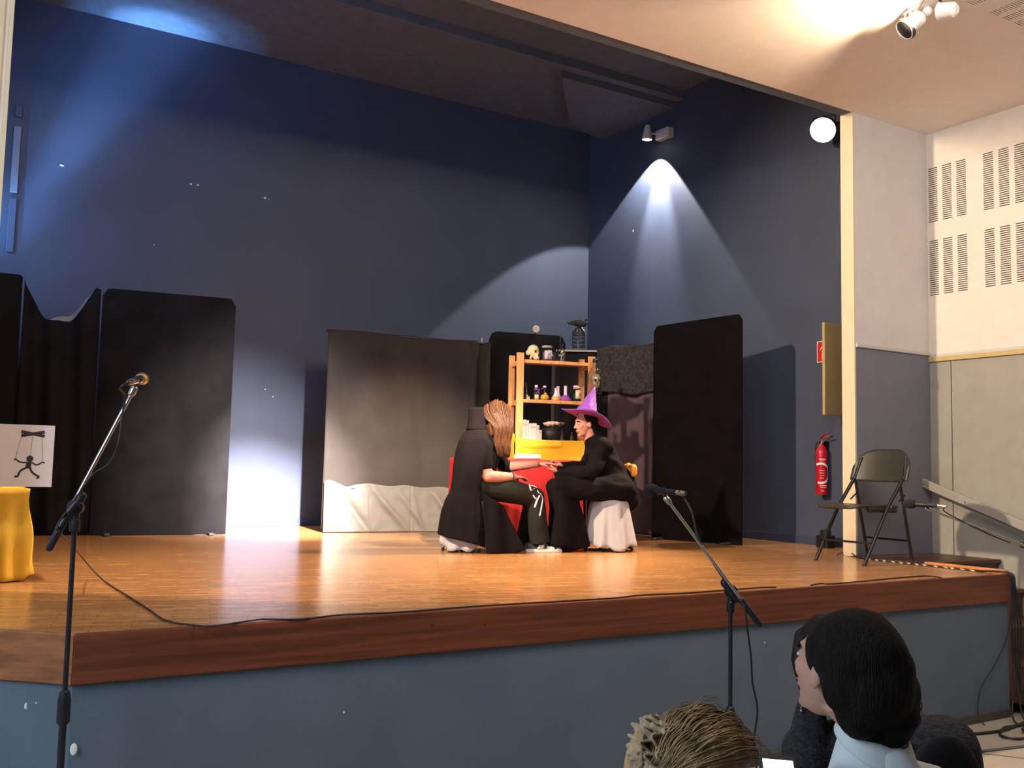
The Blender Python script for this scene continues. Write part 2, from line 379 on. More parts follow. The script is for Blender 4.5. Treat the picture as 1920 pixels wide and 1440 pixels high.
struct(MB().bb((XR-.014, YO+.13, S), (XR, YB-.014, S+.085)).build('baseboard_right', 'baseboard_navy', bevel=.004))
# proscenium: piers either side and the header above the hall ceiling
wr = struct(MB().bb((JR+.02, YO, 2.9), (XH+.1, YO+.13, SCZ+.2)).build('wall_front_right', 'white_wall'))
struct(MB().bb((JR+.02, YO, 0), (XH+.1, YO+.13, 2.87)).build('wall_front_right_lower', 'grey_wall'))
struct(MB().bb((JR+.022, YO-.018, 2.87), (XH, YO+.02, 2.90)).build('trim_3', 'ledge', bevel=.004))
struct(MB().bb((JR, YO-.004, S), (JR+.02, YO+.134, HC)).build('trim_4', 'cream_trim'))
wl = struct(MB().bb((-4, YO, 0), (JL-.02, YO+.13, SCZ+.2)).build('wall_front_left', 'warm_wall'))
struct(MB().bb((JL-.02, YO-.004, S), (JL, YO+.134, HC)).build('trim_5', 'cream_trim'))
struct(MB().bb((JL-.075, YO-.016, S), (JL-.045, YO, HC)).build('trim_6', 'cream_trim', bevel=.004))
struct(MB().bb((-4, YO, HC), (XH, YO+.13, SCZ+.2)).build('wall_header', 'stage_ceiling'))
# hall right wall: dado below, slotted acoustic lining above
struct(MB().bb((XH, -5, 0), (XH+.1, YO, 2.81)).build('wall_right_lower', 'beige_wall'))
struct(MB().bb((XH-.006, 5.575, 0), (XH, 5.58, 2.81)).build('trim_9', 'baseboard_dark'))
struct(MB().bb((XH-.022, -5, 2.81), (XH, YO, 2.855)).build('trim_7', 'yellow_trim', bevel=.005))
struct(MB().bb((XH-.012, -5, 2.855), (XH, YO, 2.88)).build('trim_8', 'ledge'))
cols = []
for g in range(4):
    for k in range(3):
        y1 = 5.785-.565*g-.148*k; cols.append((y1-.098, y1))
rows = []
for z0 in (3.445, 4.15):
    for k in range(27): rows.append((z0+k*.0198, z0+k*.0198+.0085))
us = sorted({-5, YO} | {a for c in cols for a in c}); vs = sorted({2.88, HC+.1} | {a for r in rows for a in r})
mb = MB()
def isin(x, iv): return any(a < x < b for a, b in iv)
for i in range(len(us)-1):
    for j in range(len(vs)-1):
        if isin((us[i]+us[i+1])/2, cols) and isin((vs[j]+vs[j+1])/2, rows): continue
        mb.add([(XH, us[i], vs[j]), (XH, us[i+1], vs[j]), (XH, us[i+1], vs[j+1]), (XH, us[i], vs[j+1])], [(0, 1, 2, 3)])
wrt = struct(mb.build('wall_right', 'warm_wall', solid=.012))
for c in cols:
    for z0 in (3.445, 4.15):
        part(MB().bb((XH+.02, c[0]-.01, z0-.01), (XH+.05, c[1]+.01, z0+.54)).build('slot_cavity', 'dark_slot', wrt), 'column of thin dark acoustic slots')
struct(MB().bb((XH+.06, -5, 2.8), (XH+.16, YO+.1, SCZ)).build('wall_right_backing', 'dark_slot'))
# hall ceiling with the same slots
ccols = []
for g in range(3):
    for k in range(3): x0 = 5.77+.565*g+.148*k; ccols.append((x0, x0+.098))
crow = [(3.97-.53+k*.0198, 3.97-.53+k*.0198+.0085) for k in range(27)]
us = sorted({-6, XH+.1} | {a for c in ccols for a in c}); vs = sorted({-5, YO} | {a for r in crow for a in r}); mb = MB()
for i in range(len(us)-1):
    for j in range(len(vs)-1):
        if isin((us[i]+us[i+1])/2, ccols) and isin((vs[j]+vs[j+1])/2, crow): continue
        mb.add([(us[i], vs[j], HC), (us[i+1], vs[j], HC), (us[i+1], vs[j+1], HC), (us[i], vs[j+1], HC)], [(0, 1, 2, 3)])
cl = struct(mb.build('ceiling', 'hall_ceiling', solid=.01))
for c in ccols:
    part(MB().bb((c[0]-.01, 3.43, HC+.02), (c[1]+.01, 3.98, HC+.05)).build('slot_cavity', 'dark_slot', cl), 'strip of thin dark acoustic slots')
struct(MB().bb((-6, -5, HC+.06), (XH+.1, YO, HC+.12)).build('ceiling_backing', 'dark_slot'))
# paint chips on the stage back wall
for px, py, w, h in ((116, 310, .022, .010), (371, 347, .012, .010), (358, 345, .012, .010), (497, 371, .014, .010), (504, 374, .006, .005), (289, 459, .006, .006), (497, 730, .008, .006), (512, 744, .006, .006), (1187, 433, .004, .02)):
    if px < 1112: p = atY(px, py, YB-.001); r = (w, .002, h)
    else: p = atX(px, py, XR-.001); r = (.002, w, h)
    MB().ell(p, r, nu=8, nv=5).build('paint_chip', 'paint_chip', wb if px < 1112 else wsr)
# steps beside the stage end, landing board, taped edge
sx0, sx1 = 7.10, 8.19
stp = thing('stage_steps', 'dark brown wooden steps beside the right end of the stage', 'steps', (7.65, 4.9, 0))
for k, (z, y0) in enumerate(((.80, 4.90), (.57, 4.65), (.34, 4.40), (.11, 4.15))):
    MB().bb((sx0, y0, z-.03), (sx1, y0+.30, z)).build('tread', 'step_wood', stp, bevel=.006)
    MB().bb((sx0+.01, y0+.03, max(z-.23, 0)), (sx1-.01, y0+.05, z-.03)).build('riser', 'step_wood', stp)
MB().bb((sx0, 5.15, S-.23), (sx1-.01, 5.17, S-.03)).build('riser', 'step_wood', stp)
MB().bb((sx0, 5.12, S-.03), (sx1, 5.78, S)).build('landing', 'step_wood', stp, bevel=.006)
part(MB().bb((7.03, 4.37, S+.002), (7.085, 5.05, S+.022)).build('edge_board', 'orange_wood', stp, bevel=.004), 'orange wooden edge strip')
MB().prism([(7.035, 4.36, .0), (7.09, 4.36, 0), (7.09, 4.38, S-.04), (7.035, 4.38, S-.04)], (0, .6, 0)).build('stringer', 'step_wood', stp)
tp = thing('hazard_tape', 'black edge tape crossed by slanting cream stripes at the stage end', 'tape', (6.95, 5.0, S+.002))
MB().bb((6.90, 4.48, S+.0005), (6.985, 5.52, S+.003)).build('tape_strip', 'tape_black', tp)
random.seed(3)
for k in range(13):
    y = 4.53+k*.077+random.uniform(-.015, .015); dx = random.uniform(-.008, .008)
    MB().prism([(6.895+dx, y, S+.0035), (6.985, y+.075, S+.0035), (6.985, y+.105, S+.0035), (6.895+dx, y+.028, S+.0035)], (0, 0, .002)).build('stripe', 'tape_cream', tp)
# handrail fixed along the hall wall
hr = thing('handrail', 'grey sloping handrail board fixed to the beige hall wall', 'handrail', (8.1, 5.0, 1.3))
a = V((8.10, 6.02, 1.70)); a = atX(1705, 893, 8.08); b = atX(1925, 988, 8.08); d = (b-a).normalized(); n = V((0, -d.z, d.y)); n = n if n.z > 0 else -n
b = b+d*1.2; mbr = MB()
q = [a+n*.035, b+n*.035, b-n*.045, a-n*.045]
mbr.prism([p-V((.018, 0, 0)) for p in q], (.036, 0, 0)).build('rail_board', 'handrail_grey', hr, bevel=.008)
MB().tube([a-n*.045+d*.1, b-n*.045], .009, 8).build('rail_bar', 'baseboard_dark', hr)
for t in (.18, .62, 1.2):
    p = a+d*t-n*.01; MB().tube([p, V((XH, p.y, p.z))], .012, 8).build('bracket', 'baseboard_dark', hr)
    MB().ell(p-V((.019, 0, 0)), (.004, .008, .008), nu=8, nv=5).build('screw', 'baseboard_dark', hr)
# ------------------------------------------------------------------ cloth panels across the back of the stage
def panel(name, label, a, b, z1, m, round_=.09, th=.045, fold=.004, seed=0, stoop=0, lean=0):
    """upright padded board covered in black cloth, rounded upper corners"""
    a = V((*a, S+.004)); b = V((*b, S+.004)); e = (b-a).normalized(); n = V((e.y, -e.x, 0)); w = (b-a).length; h = z1-S
    nu, nv = 28, 36
    def front(sgn):
        def fn(u, v):
            x = u*w; z = v*h
            zt = h-stoop*(1-u)
            z = v*zt
            for cx, s in ((round_, 1), (w-round_, -1)):
                if (x-cx)*s < 0 and z > zt-round_:
                    dx = abs(x-cx); lim = zt-round_+math.sqrt(max(round_**2-dx**2, 0)); z = min(z, lim)
            d = th/2+fold*(nz(x*3+seed, z*.6, seed)+.5*nz(x*9+seed, z*1.3, 5))
            edge = min(1, min(u, 1-u)*14, (1-v)*14)
            d *= .35+.65*math.sqrt(max(edge, 0))
            return a+e*x+V((0, 0, z))+n*d*sgn+n*(-lean*z)
        return fn
    mb = MB().grid(nu, nv, front(1)).grid(nu, nv, front(-1))
    k = (nu+1)*(nv+1); rim = [i for i in range(nu+1)]+[j*(nu+1)+nu for j in range(1, nv+1)]+[nv*(nu+1)+i for i in range(nu-1, -1, -1)]+[j*(nu+1) for j in range(nv-1, 0, -1)]
    for q in range(len(rim)):
        p0, p1 = rim[q], rim[(q+1) % len(rim)]; mb.f.append((p0, p1, p1+k, p0+k))
    t = thing(name, label, 'stage panel', tuple((a+b)/2))
    mb.build('cloth_cover', m, t, smooth=2)
    for q in (.12, .88):
        p = a+e*(w*q); MB().cbox(p+V((0, 0, .010)), (.05, .34, .02), .006, Matrix.Rotation(math.atan2(e.y, e.x), 3, 'Z')).build('foot', 'baseboard_dark', t)
    return t
panel('cloth_panel', 'tall black cloth-covered panel at the far left edge behind the poster', (.15, 9.98), (.83, 9.92), 3.39, 'panel_black', .02, seed=3)
panel('cloth_panel', 'tall black panel with rounded top corners left of the bright wall gap', (1.50, 9.80), (2.70, 9.62), 3.33, 'panel_black', .07, seed=11, fold=.010)
panel('cloth_panel', 'black rounded panel standing behind the wooden shelf unit', (5.60, 9.62), (6.52, 9.42), 3.28, 'panel_black', .10, seed=21)
panel('cloth_panel', 'tall plain black panel standing against the right stage wall', (6.69, 8.02), (6.98, 7.02), 3.30, 'black_cloth', .06, seed=31, fold=.003, stoop=.045)
# swagged cloth between the first two panels
def swag(u, v):
    x = .845+u*.645; y = 9.90-.06*u
    zt = 3.30-1.24*u*(1-u) if u < .5 else 3.30-1.24*u*(1-u)-.02
    zt = 3.34-.36*math.sin(PI*min(1, u*1.08))**.8+.02*math.sin(u*17)
    z = S+.01+(zt-S-.01)*v
    f = .024*math.sin(u*15+2*v)*(1-.45*v)+.010*math.sin(u*31+3*v)+.06*math.sin(PI*u)*math.sin(PI*v)
    return V((x, y-f, z))
t = thing('swag_curtain', 'black cloth hung in a sagging swag between the two left panels', 'curtain', (1.25, 9.88, S))
MB().grid(60, 30, swag).build('drape', 'panel_black', t, smooth=True, solid=.006)
def lin(u, v):
    p = swag(.30+.62*u, 1.0); return p+V((0, .035+.02*v, -.02+(.075*math.sin(PI*u)**.7)*v))
part(MB().grid(24, 4, lin).build('lining', 'lining', t, smooth=True, solid=.004), 'beige lining showing along the sagging top edge')
# wide grey-black curtain with a silver cloth along its foot
C0, C1 = V((3.70, 9.70, 0)), V((5.50, 9.44, 0)); ce = (C1-C0).normalized(); cn = V((ce.y, -ce.x, 0)); cw = (C1-C0).length
def cur(u, v):
    x = u*cw; z = S+.03+v*(3.135-S-.03+.012*math.sin(u*9)-.02*u)
    d = .025*nz(u*5, v*1.2, 3)+.018*math.sin(u*26+1.5*math.sin(v*3))*(.3+.7*(1-v))+.02*nz(u*11+v*3, v*2, 8)
    if u > .86: d += .05*math.sin((u-.86)*50)
    return C0+ce*x+cn*d+V((0, 0, z))
t = thing('backdrop_curtain', 'wide grey-black curtain hung flat behind the seated pair', 'curtain', tuple(C0+ce*cw/2+V((0, 0, S))))
MB().grid(70, 50, cur).build('curtain_cloth', 'curtain_grey', t, smooth=True, solid=.006)
pr = [C0+V((0, .04, 3.13)), C1+V((0, .04, 3.11))]
MB().tube(pr, .014, 10).build('curtain_rod', 'black_metal', t)
for q in (.03, .97): MB().tube([C0+ce*cw*q+V((0, .06, S)), C0+ce*cw*q+V((0, .06, 3.13))], .016, 8).build('post', 'black_metal', t)
p = atY(903, 637, 9.42); MB().cbox(p, (.012, .02, .06), .003).build('clip', 'chrome', t)
def sil(u, v):
    x = .005+u*1.42; ztop = 1.545-.045*u-.03*math.exp(-((u-.16)/.05)**2)+.02*math.exp(-((u-.03)/.04)**2)+.008*math.sin(u*23)
    z = S+.006+v*(ztop-S-.006)
    d = .055+.02*(1-v)
    for x0, k, w_, am in ((.10, .42, .035, .045), (.05, .40, .02, .018), (.34, .55, .035, .034), (.52, .50, .03, .022), (.80, .45, .03, .030), (.92, .3, .05, .02), (.66, .15, .02, .010)):
        s = u-(x0+k*.55*(1-v)); d += am*math.exp(-(s/w_)**2)*(.3+.7*math.sin(PI*min(1, v*1.1)))*math.copysign(1, math.sin(x0*40)+.3)
    d += .004*nz(u*16, v*6, 2)
    for c in (.34, .655): d -= .008*math.exp(-((u-c)/.004)**2)
    return C0+ce*x+cn*d+V((0, 0, z))
t = thing('silver_cloth', 'crumpled silver-grey cloth pinned along the foot of the backdrop curtain', 'cloth', tuple(C0+ce*.7+V((0, 0, S))))
MB().grid(140, 40, sil).build('cloth_sheet', 'silver_cloth', t, smooth=True, solid=.003)
p = C0+ce*.31+cn*.07+V((0, 0, 1.50)); MB().cbox(p, (.04, .014, .02), .004).build('clip', 'lining', t)
# drape between shelf and right panel: plum cloth with a dark mesh band over its top
DP = curve([(6.20, 9.14, 0), (6.50, 8.95, 0), (6.72, 8.75, 0), (6.90, 8.45, 0), (7.03, 8.20, 0)], 12)
def dpath(u):
    q = u*(len(DP)-1); i = min(int(q), len(DP)-2); p = DP[i].lerp(DP[i+1], q-i); tn = (DP[i+1]-DP[i]).normalized(); return p, V((tn.y, -tn.x, 0))
def ztop(u): return 3.06+.055*min(1, max(0, (u-.30)/.22))+.006*math.sin(u*30)
def dr(u, v):
    p, n = dpath(u); z = S+.008+v*(ztop(u)-S-.008)
    d = .03*math.sin(u*24+1.5*v)*(.45+.55*(1-v))+.03*nz(u*6, v*2.2, 4)+.018*nz(u*14, v*5, 9)
    s = (u-.9)+.55*(v-.45); d += .03*math.exp(-(s/.04)**2)*(v < .75)
    return p-n*d*-1+V((0, 0, z))
def db(u, v):
    u2 = .34+.66*u; p, n = dpath(u2); z1 = ztop(u2)+.006; z0 = 2.585+.02*math.sin(u*9)+.012*nz(u*8); z = z0+v*(z1-z0)
    d = .075+.022*nz(u*9, v*5, 1)+.012*nz(u*22, v*13, 7)
    return p+n*d+V((0, 0, z))
t = thing('side_drape', 'plum-brown drape with a dark mesh band between shelf and right panel', 'curtain', (6.75, 8.7, S))
MB().grid(40, 50, lambda u, v: dr(.44+.56*u, v)).build('drape', 'plum_cloth', t, smooth=True, solid=.006)
part(MB().grid(30, 50, lambda u, v: dr(.45*u, v)).build('drape', 'panel_black', t, smooth=True, solid=.006), 'black length of cloth behind the shelf')
part(MB().grid(40, 26, db).build('top_band', 'mesh_cloth', t, smooth=True, solid=.006), 'crumpled dark mesh band')
a, n = dpath(0); b, _ = dpath(.42)
MB().prism([a+n*.05+V((0, 0, 3.052)), b+n*.02+V((0, 0, 3.052)), b-n*.13+V((0, 0, 3.052)), a-n*.13+V((0, 0, 3.052))], (0, 0, .018)).build('top_board', 'lining', t)
MB().bb((6.22, 9.20, S), (6.27, 9.25, 3.05)).build('post', 'baseboard_dark', t); MB().bb((6.70, 8.86, S), (6.75, 8.91, 3.05)).build('post', 'baseboard_dark', t)
# ------------------------------------------------------------------ shelf unit
SA = V((5.199, 8.30, S)); SR = math.radians(-15); se = V((math.cos(SR), math.sin(SR), 0)); sd = V((-math.sin(SR), math.cos(SR), 0))
SM = Matrix.Rotation(SR, 3, 'Z')
sh = thing('shelf_unit', 'orange pine shelf unit with open shelves behind the red table', 'shelf', tuple(SA+se*.38+sd*.14), SR)
def sp(x, y, z): return SA+se*x+sd*y+V((0, 0, z-S))
SHW, SHD = .765, .29
for x, y, z1 in ((0, 0, 2.885), (SHW, 0, 2.885), (0, SHD, 2.885), (SHW, SHD, 2.885)):
    MB().cbox(sp(x, y, (S+z1)/2), (.072 if y == 0 else .06, .034, z1-S), .004, SM).build('post', 'shelf_wood', sh)
for z in (2.82, 2.42, 2.018, 1.60, 1.16):
    bd = MB().cbox(sp(SHW/2, .012, z-.016), (SHW-.05, .022, .034), .003, SM).build('shelf_board', 'shelf_wood', sh)
    for k in range(5): MB().cbox(sp(SHW/2, .045+k*.052, z-.009), (SHW-.02, .044, .018), .003, SM).build('slat', 'shelf_wood', bd)
for x in (0, SHW):
    for z in (2.79, 2.39, 1.99, 1.57, 1.13): MB().cbox(sp(x, SHD/2, z-.01), (.02, SHD, .034), .003, SM).build('side_rail', 'shelf_wood', sh)
# yellow cloth hung across the lower shelf front
def yc(u, v):
    x = -.05+u*(SHW+.06); zt = 2.03-.020*math.sin(PI*u); z = zt-v*(.40-.06*u)
    d = -.045-.012*v-.012*math.sin(u*5+v*4)
    s = v-(.18-.10*u); d -= .012*math.exp(-(s/.03)**2)*(u < .6)
    s = v-(.75-.45*(u-.45)); d -= .020*math.exp(-(s/.05)**2)*(u > .4)
    return sp(x, d, z)
t = thing('yellow_cloth', 'bright yellow cloth hung across the lower front of the shelf unit', 'cloth', tuple(sp(.38, -.05, 1.62)))
MB().grid(48, 24, yc).build('front_drape', 'yellow_cloth', t, smooth=True, solid=.003)
def ys(u, v): return sp(-.055-.01*math.sin(v*6), -.045+u*(SHD+.06), 2.05+.03*math.sin(u*9)*(1-v)-v*.40)
MB().grid(16, 14, ys).build('side_drape', 'yellow_cloth', t, smooth=True, solid=.003)
# ------------------------------------------------------------------ things on the shelf
SN = V((se.y, -se.x, 0))
def spx(px, py, dpt=.10):
    """foot of a thing seen at column px on a shelf: returns point in plane dpt behind the front"""
    return atP(px, py, sp(0, dpt, 2), SN)
def onshelf(px, z, dpt=.10):
    p = spx(px, 700, dpt); return V((p.x, p.y, z+.001))
Z1, Z2, Z3 = 2.82, 2.42, 2.018
# animal skull
p = onshelf(999, Z1, .11)
p.z += .007
t = thing('animal_skull', 'pale animal skull at the left end of the top shelf', 'skull', tuple(p))
Mr = Matrix.Rotation(math.radians(-70), 3, 'Z')
mb = MB()
for c, r in (((0, 0, .105), (.062, .055, .055)), ((.02, 0, .065), (.05, .042, .045)), ((.04, 0, .03), (.038, .030, .032)), ((-.03, .045, .075), (.03, .014, .03)), ((-.03, -.045, .075), (.03, .014, .03)), ((.0, .04, .02), (.014, .01, .024)), ((.0, -.04, .02), (.014, .01, .024)), ((.055, .018, .014), (.01, .008, .016)), ((.055, -.018, .014), (.01, .008, .016))):
    mb.ell(p+Mr @ V(c), r, Mr)
fuse(mb, 'cranium', 'bone', t, .006, 3)
for s in (-1, 1): MB().ell(p+Mr @ V((.052, s*.03, .085)), (.012, .012, .015), Mr, 10, 6).build('eye_socket', 'bone_dark', t, smooth=True)
MB().ell(p+Mr @ V((.072, 0, .045)), (.01, .013, .018), Mr, 10, 6).build('nose_hole', 'bone_dark', t, smooth=True)
def glassware(name, label, p, prof, wall='glass', liquid=None, lz=None, n=20, cat='bottle'):
    t = thing(name, label, cat, tuple(p))
    ins = [(max(r-.003, .001), z+.003 if i == 0 else z) for i, (r, z) in enumerate(prof)]
    mb = MB().loft([[p+V((r*math.cos(2*PI*j/n), r*math.sin(2*PI*j/n), z)) for j in range(n)] for r, z in prof+ins[::-1]], True)
    mb.build('glass_body', wall, t, smooth=2)
    if liquid:
        pr = [(max(r-.004, .001), z) for r, z in ins if z < lz]+[(max(r-.004, .001), lz) for r, z in [min(ins, key=lambda q: abs(q[1]-lz))]]
        pr[0] = (pr[0][0], .005)
        MB().lathe(pr, p, n).build('liquid', liquid, t, smooth=2)
    return t
def arclabel(t, p, r, z0, z1, m, a0=-150, a1=-60, name='paper_label'):
    """paper wrapped on the side towards the hall"""
    def fn(u, v): a = math.radians(a0+(a1-a0)*u); return p+V((r*math.cos(a), r*math.sin(a), z0+(z1-z0)*v))
    return MB().grid(12, 2, fn).build(name, m, t, smooth=True, solid=.0012)
p = onshelf(1025, Z1, .10)
t = glassware('glass_jar', 'lidded glass jar with a grey printed label on the top shelf', p, [(.050, 0), (.056, .012), (.056, .115), (.048, .128), (.048, .142)], 'glass', cat='jar')
arclabel(t, p, .0575, .02, .11, 'label_grey'); MB().lathe([(.052, .140), (.054, .143), (.054, .158), (.046, .162)], p, 20).build('lid', 'lining', t, smooth=2)
MB().lathe([(.044, .008), (.048, .04), (.044, .10)], p, 16).build('contents', 'label_grey', t, smooth=True)
for k, (dx, dz) in enumerate(((-.02, .08), (.006, .09), (.02, .06), (-.008, .045))):
    MB().tube([p+V((dx-.01, -.0595, dz)), p+V((dx, -.0598, dz+.010)), p+V((dx+.012, -.0592, dz-.004))], .003, 6).build('label_mark', 'print_white', t)
p = onshelf(1051, Z1, .10)
t = glassware('dropper_bottle', 'tall clear bottle with a gold emblem and a thin stick on the top shelf', p, [(.040, 0), (.046, .01), (.046, .10), (.040, .125), (.016, .150), (.014, .165), (.026, .178), (.026, .182)])
MB().tube([p+V((0, 0, .02)), p+V((-.012, 0, .29))], .0035, 6).build('stick', 'iron', t)
MB().lathe([(.017, -.003), (.02, 0), (.014, .003)], p+V((-.008, -.046, .10)), 14, (-.15, -1, 0)).build('emblem', 'brass', t, smooth=True)
MB().tube([p+V((-.016, -.049, .10)), p+V((-.004, -.051, .092)), p+V((.004, -.05, .106))], .004, 6).build('emblem_mark', 'ink', t)
# middle shelf
p = onshelf(988, Z2, .10)
t = glassware('slim_bottle', 'small dark slim bottle with a white tag beside the left post', p, [(.018, 0), (.02, .01), (.02, .05), (.009, .075), (.008, .11)], 'glass_dark')
MB().tube([p+V((0, 0, .10)), p+V((-.012, 0, .17))], .003, 6).build('stick', 'chrome', t)
MB().cbox(p+V((.006, -.024, .018)), (.034, .004, .030), .001, SM).build('tag', 'label_cream', t); MB().ell(p+V((-.006, -.024, .040)), (.01, .005, .007)).build('bow', 'print_white', t)
p = onshelf(1006, Z2, .10)
t = glassware('ribbon_bottle', 'small bottle with a purple ribbon and cream label on the middle shelf', p, [(.026, 0), (.03, .008), (.03, .065), (.014, .09), (.012, .13)], 'glass_dark')
arclabel(t, p, .0315, .008, .055, 'label_cream'); MB().lathe([(.015, .128), (.017, .132), (.017, .150), (.012, .154)], p, 14).build('cap', 'print_white', t, smooth=2)
MB().tube([p+V((-.03, -.012, .100)), p+V((-.015, -.02, .115)), p+V((.004, -.022, .095)), p+V((.02, -.014, .112)), p+V((.032, -.008, .098))], [.01, .014, .01, .014, .008], 8).tube([p+V((0, -.022, .1)), p+V((.016, -.026, .075)), p+V((.026, -.026, .062))], [.008, .01, .006], 6).build('ribbon', 'ribbon', t, smooth=True)
for k in range(2): MB().lathe([(.013, .062+.008*k), (.0325, .0622+.008*k), (.013, .0628+.008*k)], p+V((0, 0, -.034)), 14).build('label_line', 'ink', t)
p = onshelf(1022, Z2, .09)
t = glassware('round_flask', 'squat gold flask with a dark neck on the middle shelf', p, [(.018, 0), (.038, .012), (.044, .03), (.034, .052), (.012, .066), (.010, .10), (.008, .135)], 'glass_dark')
MB().lathe([(.02, .001), (.040, .012), (.0465, .03), (.036, .054), (.02, .062)], p, 18).build('gold_shell', 'liquid_gold', t, smooth=True)
MB().ell(p+V((0, -.012, .07)), (.018, .016, .014)).build('gold_knot', 'brass', t, smooth=True); MB().lathe([(.011, .13), (.016, .133), (.016, .148), (.01, .15)], p, 12).build('cap', 'print_white', t, smooth=2)
MB().tube([p+V((-.004, -.008, .132)), p+V((-.03, -.01, .122)), p+V((-.05, -.008, .112))], [.006, .008, .004], 8).build('ribbon_tail', 'ribbon', t, smooth=True)
erl = [(.038, 0), (.046, .010), (.044, .025), (.022, .066), (.0155, .08), (.0145, .125), (.0175, .132)]
p = onshelf(1043, Z2, .08)
t = glassware('conical_flask', 'pale pink conical flask half filled with orange liquid', p, erl, 'pink_glass'); MB().lathe([(.039, .001), (.0475, .010), (.0455, .027), (.0395, .043)], p, 20).build('liquid', 'liquid_orange', t, smooth=2)
p = onshelf(1047, Z2, .19)
glassware('conical_flask', 'pale pink long-necked flask standing behind the orange-filled flask', p, [(.034, 0), (.04, .01), (.038, .03), (.02, .08), (.016, .1), (.0165, .155), (.019, .16)], 'pink_glass')
p = onshelf(1036, Z2, .17)
t = tag(MB().tube([p+V((-.015, 0, .085)), p+V((.012, -.004, .045)), p+V((.03, -.006, .014))], [.012, .016, .007], 8, round_=True).build('pestle', 'iron', smooth=True), 'small dark pestle leaning behind the orange-filled flask', 'pestle')
p = onshelf(1061, Z2, .08)
t = glassware('purple_flask', 'wide conical flask with purple liquid and tall pink neck', p, [(.058, 0), (.066, .008), (.060, .018), (.022, .062), (.0165, .07), (.0165, .155), (.018, .158)], 'pink_glass')
MB().lathe([(.060, .001), (.0675, .008), (.0612, .019), (.024, .0635)], p, 20).build('liquid', 'liquid_purple', t, smooth=2)
MB().lathe([(.0172, .10), (.0172, .103)], p, 14).build('neck_ring', 'label_grey', t)
p = onshelf(1082, Z2, .09)
t = glassware('green_jar', 'corked glass jar with green liquid and a cream label', p, [(.040, 0), (.046, .01), (.046, .11), (.034, .125), (.034, .14)], 'glass', 'liquid_green', .085, cat='jar')
arclabel(t, p, .0475, .03, .115, 'label_cream', -140, -50); MB().lathe([(.034, .132), (.036, .135), (.040, .165), (.02, .17)], p, 14).build('cork', 'cork', t, smooth=2)
MB().tube([p+V((-.045, -.01, .155)), p+V((0, -.046, .148)), p+V((.044, -.014, .138))], .006, 6).build('string_tie', 'print_white', t)
MB().tube([p+V((0, -.048, .065)), p+V((.018, -.046, .06)), p+V((.02, -.045, .08)), p+V((.002, -.049, .085))], .003, 6).build('label_mark', 'ink', t)
# skull in a bottle on a plinth right of the shelf
pp = atP(1116, 700, sp(0, -.14, 2), SN); p = V((pp.x, pp.y, 2.505))
t = thing('plinth', 'black plinth standing right of the shelf unit behind the witch', 'plinth', (p.x, p.y, S))
MB().cbox((p.x, p.y, (S+2.503)/2), (.10, .10, 2.503-S), .006, SM).build('body', 'black_cloth', t); MB().cbox((p.x, p.y, 2.497), (.11, .11, .012), .003, SM).build('top', 'iron', t)
t = glassware('skull_bottle', 'tall dark bottle holding a small yellowish human skull right of the shelf', p, [(.068, 0), (.072, .01), (.072, .19), (.056, .22), (.026, .27), (.024, .30), (.028, .305)], 'glass')
Mr = Matrix.Rotation(math.radians(-100), 3, 'Z'); q = p+V((0, 0, .115)); mb = MB()
for c, r in (((-.004, 0, .022), (.048, .044, .042)), ((.018, 0, -.014), (.030, .032, .028)), ((.024, 0, -.042), (.018, .023, .016)), ((.02, .022, -.008), (.014, .009, .01)), ((.02, -.022, -.008), (.014, .009, .01))): mb.ell(q+Mr @ (V(c)*1.25), [1.25*x for x in r], Mr)
fuse(mb, 'skull', 'bone', t, .005, 2)
for s in (-1, 1): MB().ell(q+Mr @ V((.051, s*.020, .005)), (.0125, .0125, .0125), Mr, 10, 6).build('eye_socket', 'bone_dark', t, smooth=True)
MB().ell(q+Mr @ V((.0575, 0, -.020)), (.006, .0075, .011), Mr, 8, 6).build('nose_hole', 'bone_dark', t); MB().box(q+Mr @ V((.0525, 0, -.050)), (.005, .035, .004), Mr).build('teeth_gap', 'bone_dark', t)
MB().lathe([(.026, .303), (.03, .308), (.03, .335), (.018, .345)], p, 14).build('stopper', 'iron', t, smooth=2)
MB().ell(p+V((-.02, -.03, .225)), (.012, .006, .014)).build('rose_charm', 'pink_glass', t, smooth=True)
# lower shelf: books, cauldron, vials
bl = [('tallest white book against the left post', .032, .198, .13), ('tall white book second from the left post', .030, .193, .13), ('white book third from the left post', .030, .160, .12), ('thick white book in the middle of the row', .050, .164, .12), ('white book second from the right end of the row', .026, .146, .11), ('short white book at the right end of the row', .026, .098, .10)]
bx = .050
for k, (lb, th, h, dpt) in enumerate(bl):
    c = sp(bx+th/2, .03+dpt/2, Z3+.001); bx += th+.0015
    t = thing('book', lb+' on the lower shelf', 'book', tuple(c), SR, 'white books on the lower shelf')
    MB().cbox(V((0, .002, h/2)), (th-.006, dpt-.006, h-.006), .001).build('pages', 'label_cream', t, world=False)
    MB().cbox(V((-th/2+.0015, 0, h/2)), (.003, dpt, h), .001).build('cover', 'book_white', t, world=False)
    MB().cbox(V((th/2-.0015, 0, h/2)), (.003, dpt, h), .001).build('cover', 'book_white', t, world=False)
    s_ = MB().cbox(V((0, -dpt/2+.0015, h/2)), (th, .004, h), .001).build('spine', 'book_white', t, world=False)
    for q in (.80, .74): MB().box(V((0, -dpt/2-.0008, h*q)), (th*.94, .001, .005), None).build('spine_band', 'book_band', s_, world=False)
    MB().box(V((th/2-.001, -dpt/2-.0008, h/2)), (.002, .001, h*.96), None).build('spine_edge', 'book_band', s_, world=False)
p = onshelf(1036, Z3, .12)
t = thing('cauldron', 'black iron cauldron filled with white flowers on the lower shelf', 'cauldron', tuple(p))
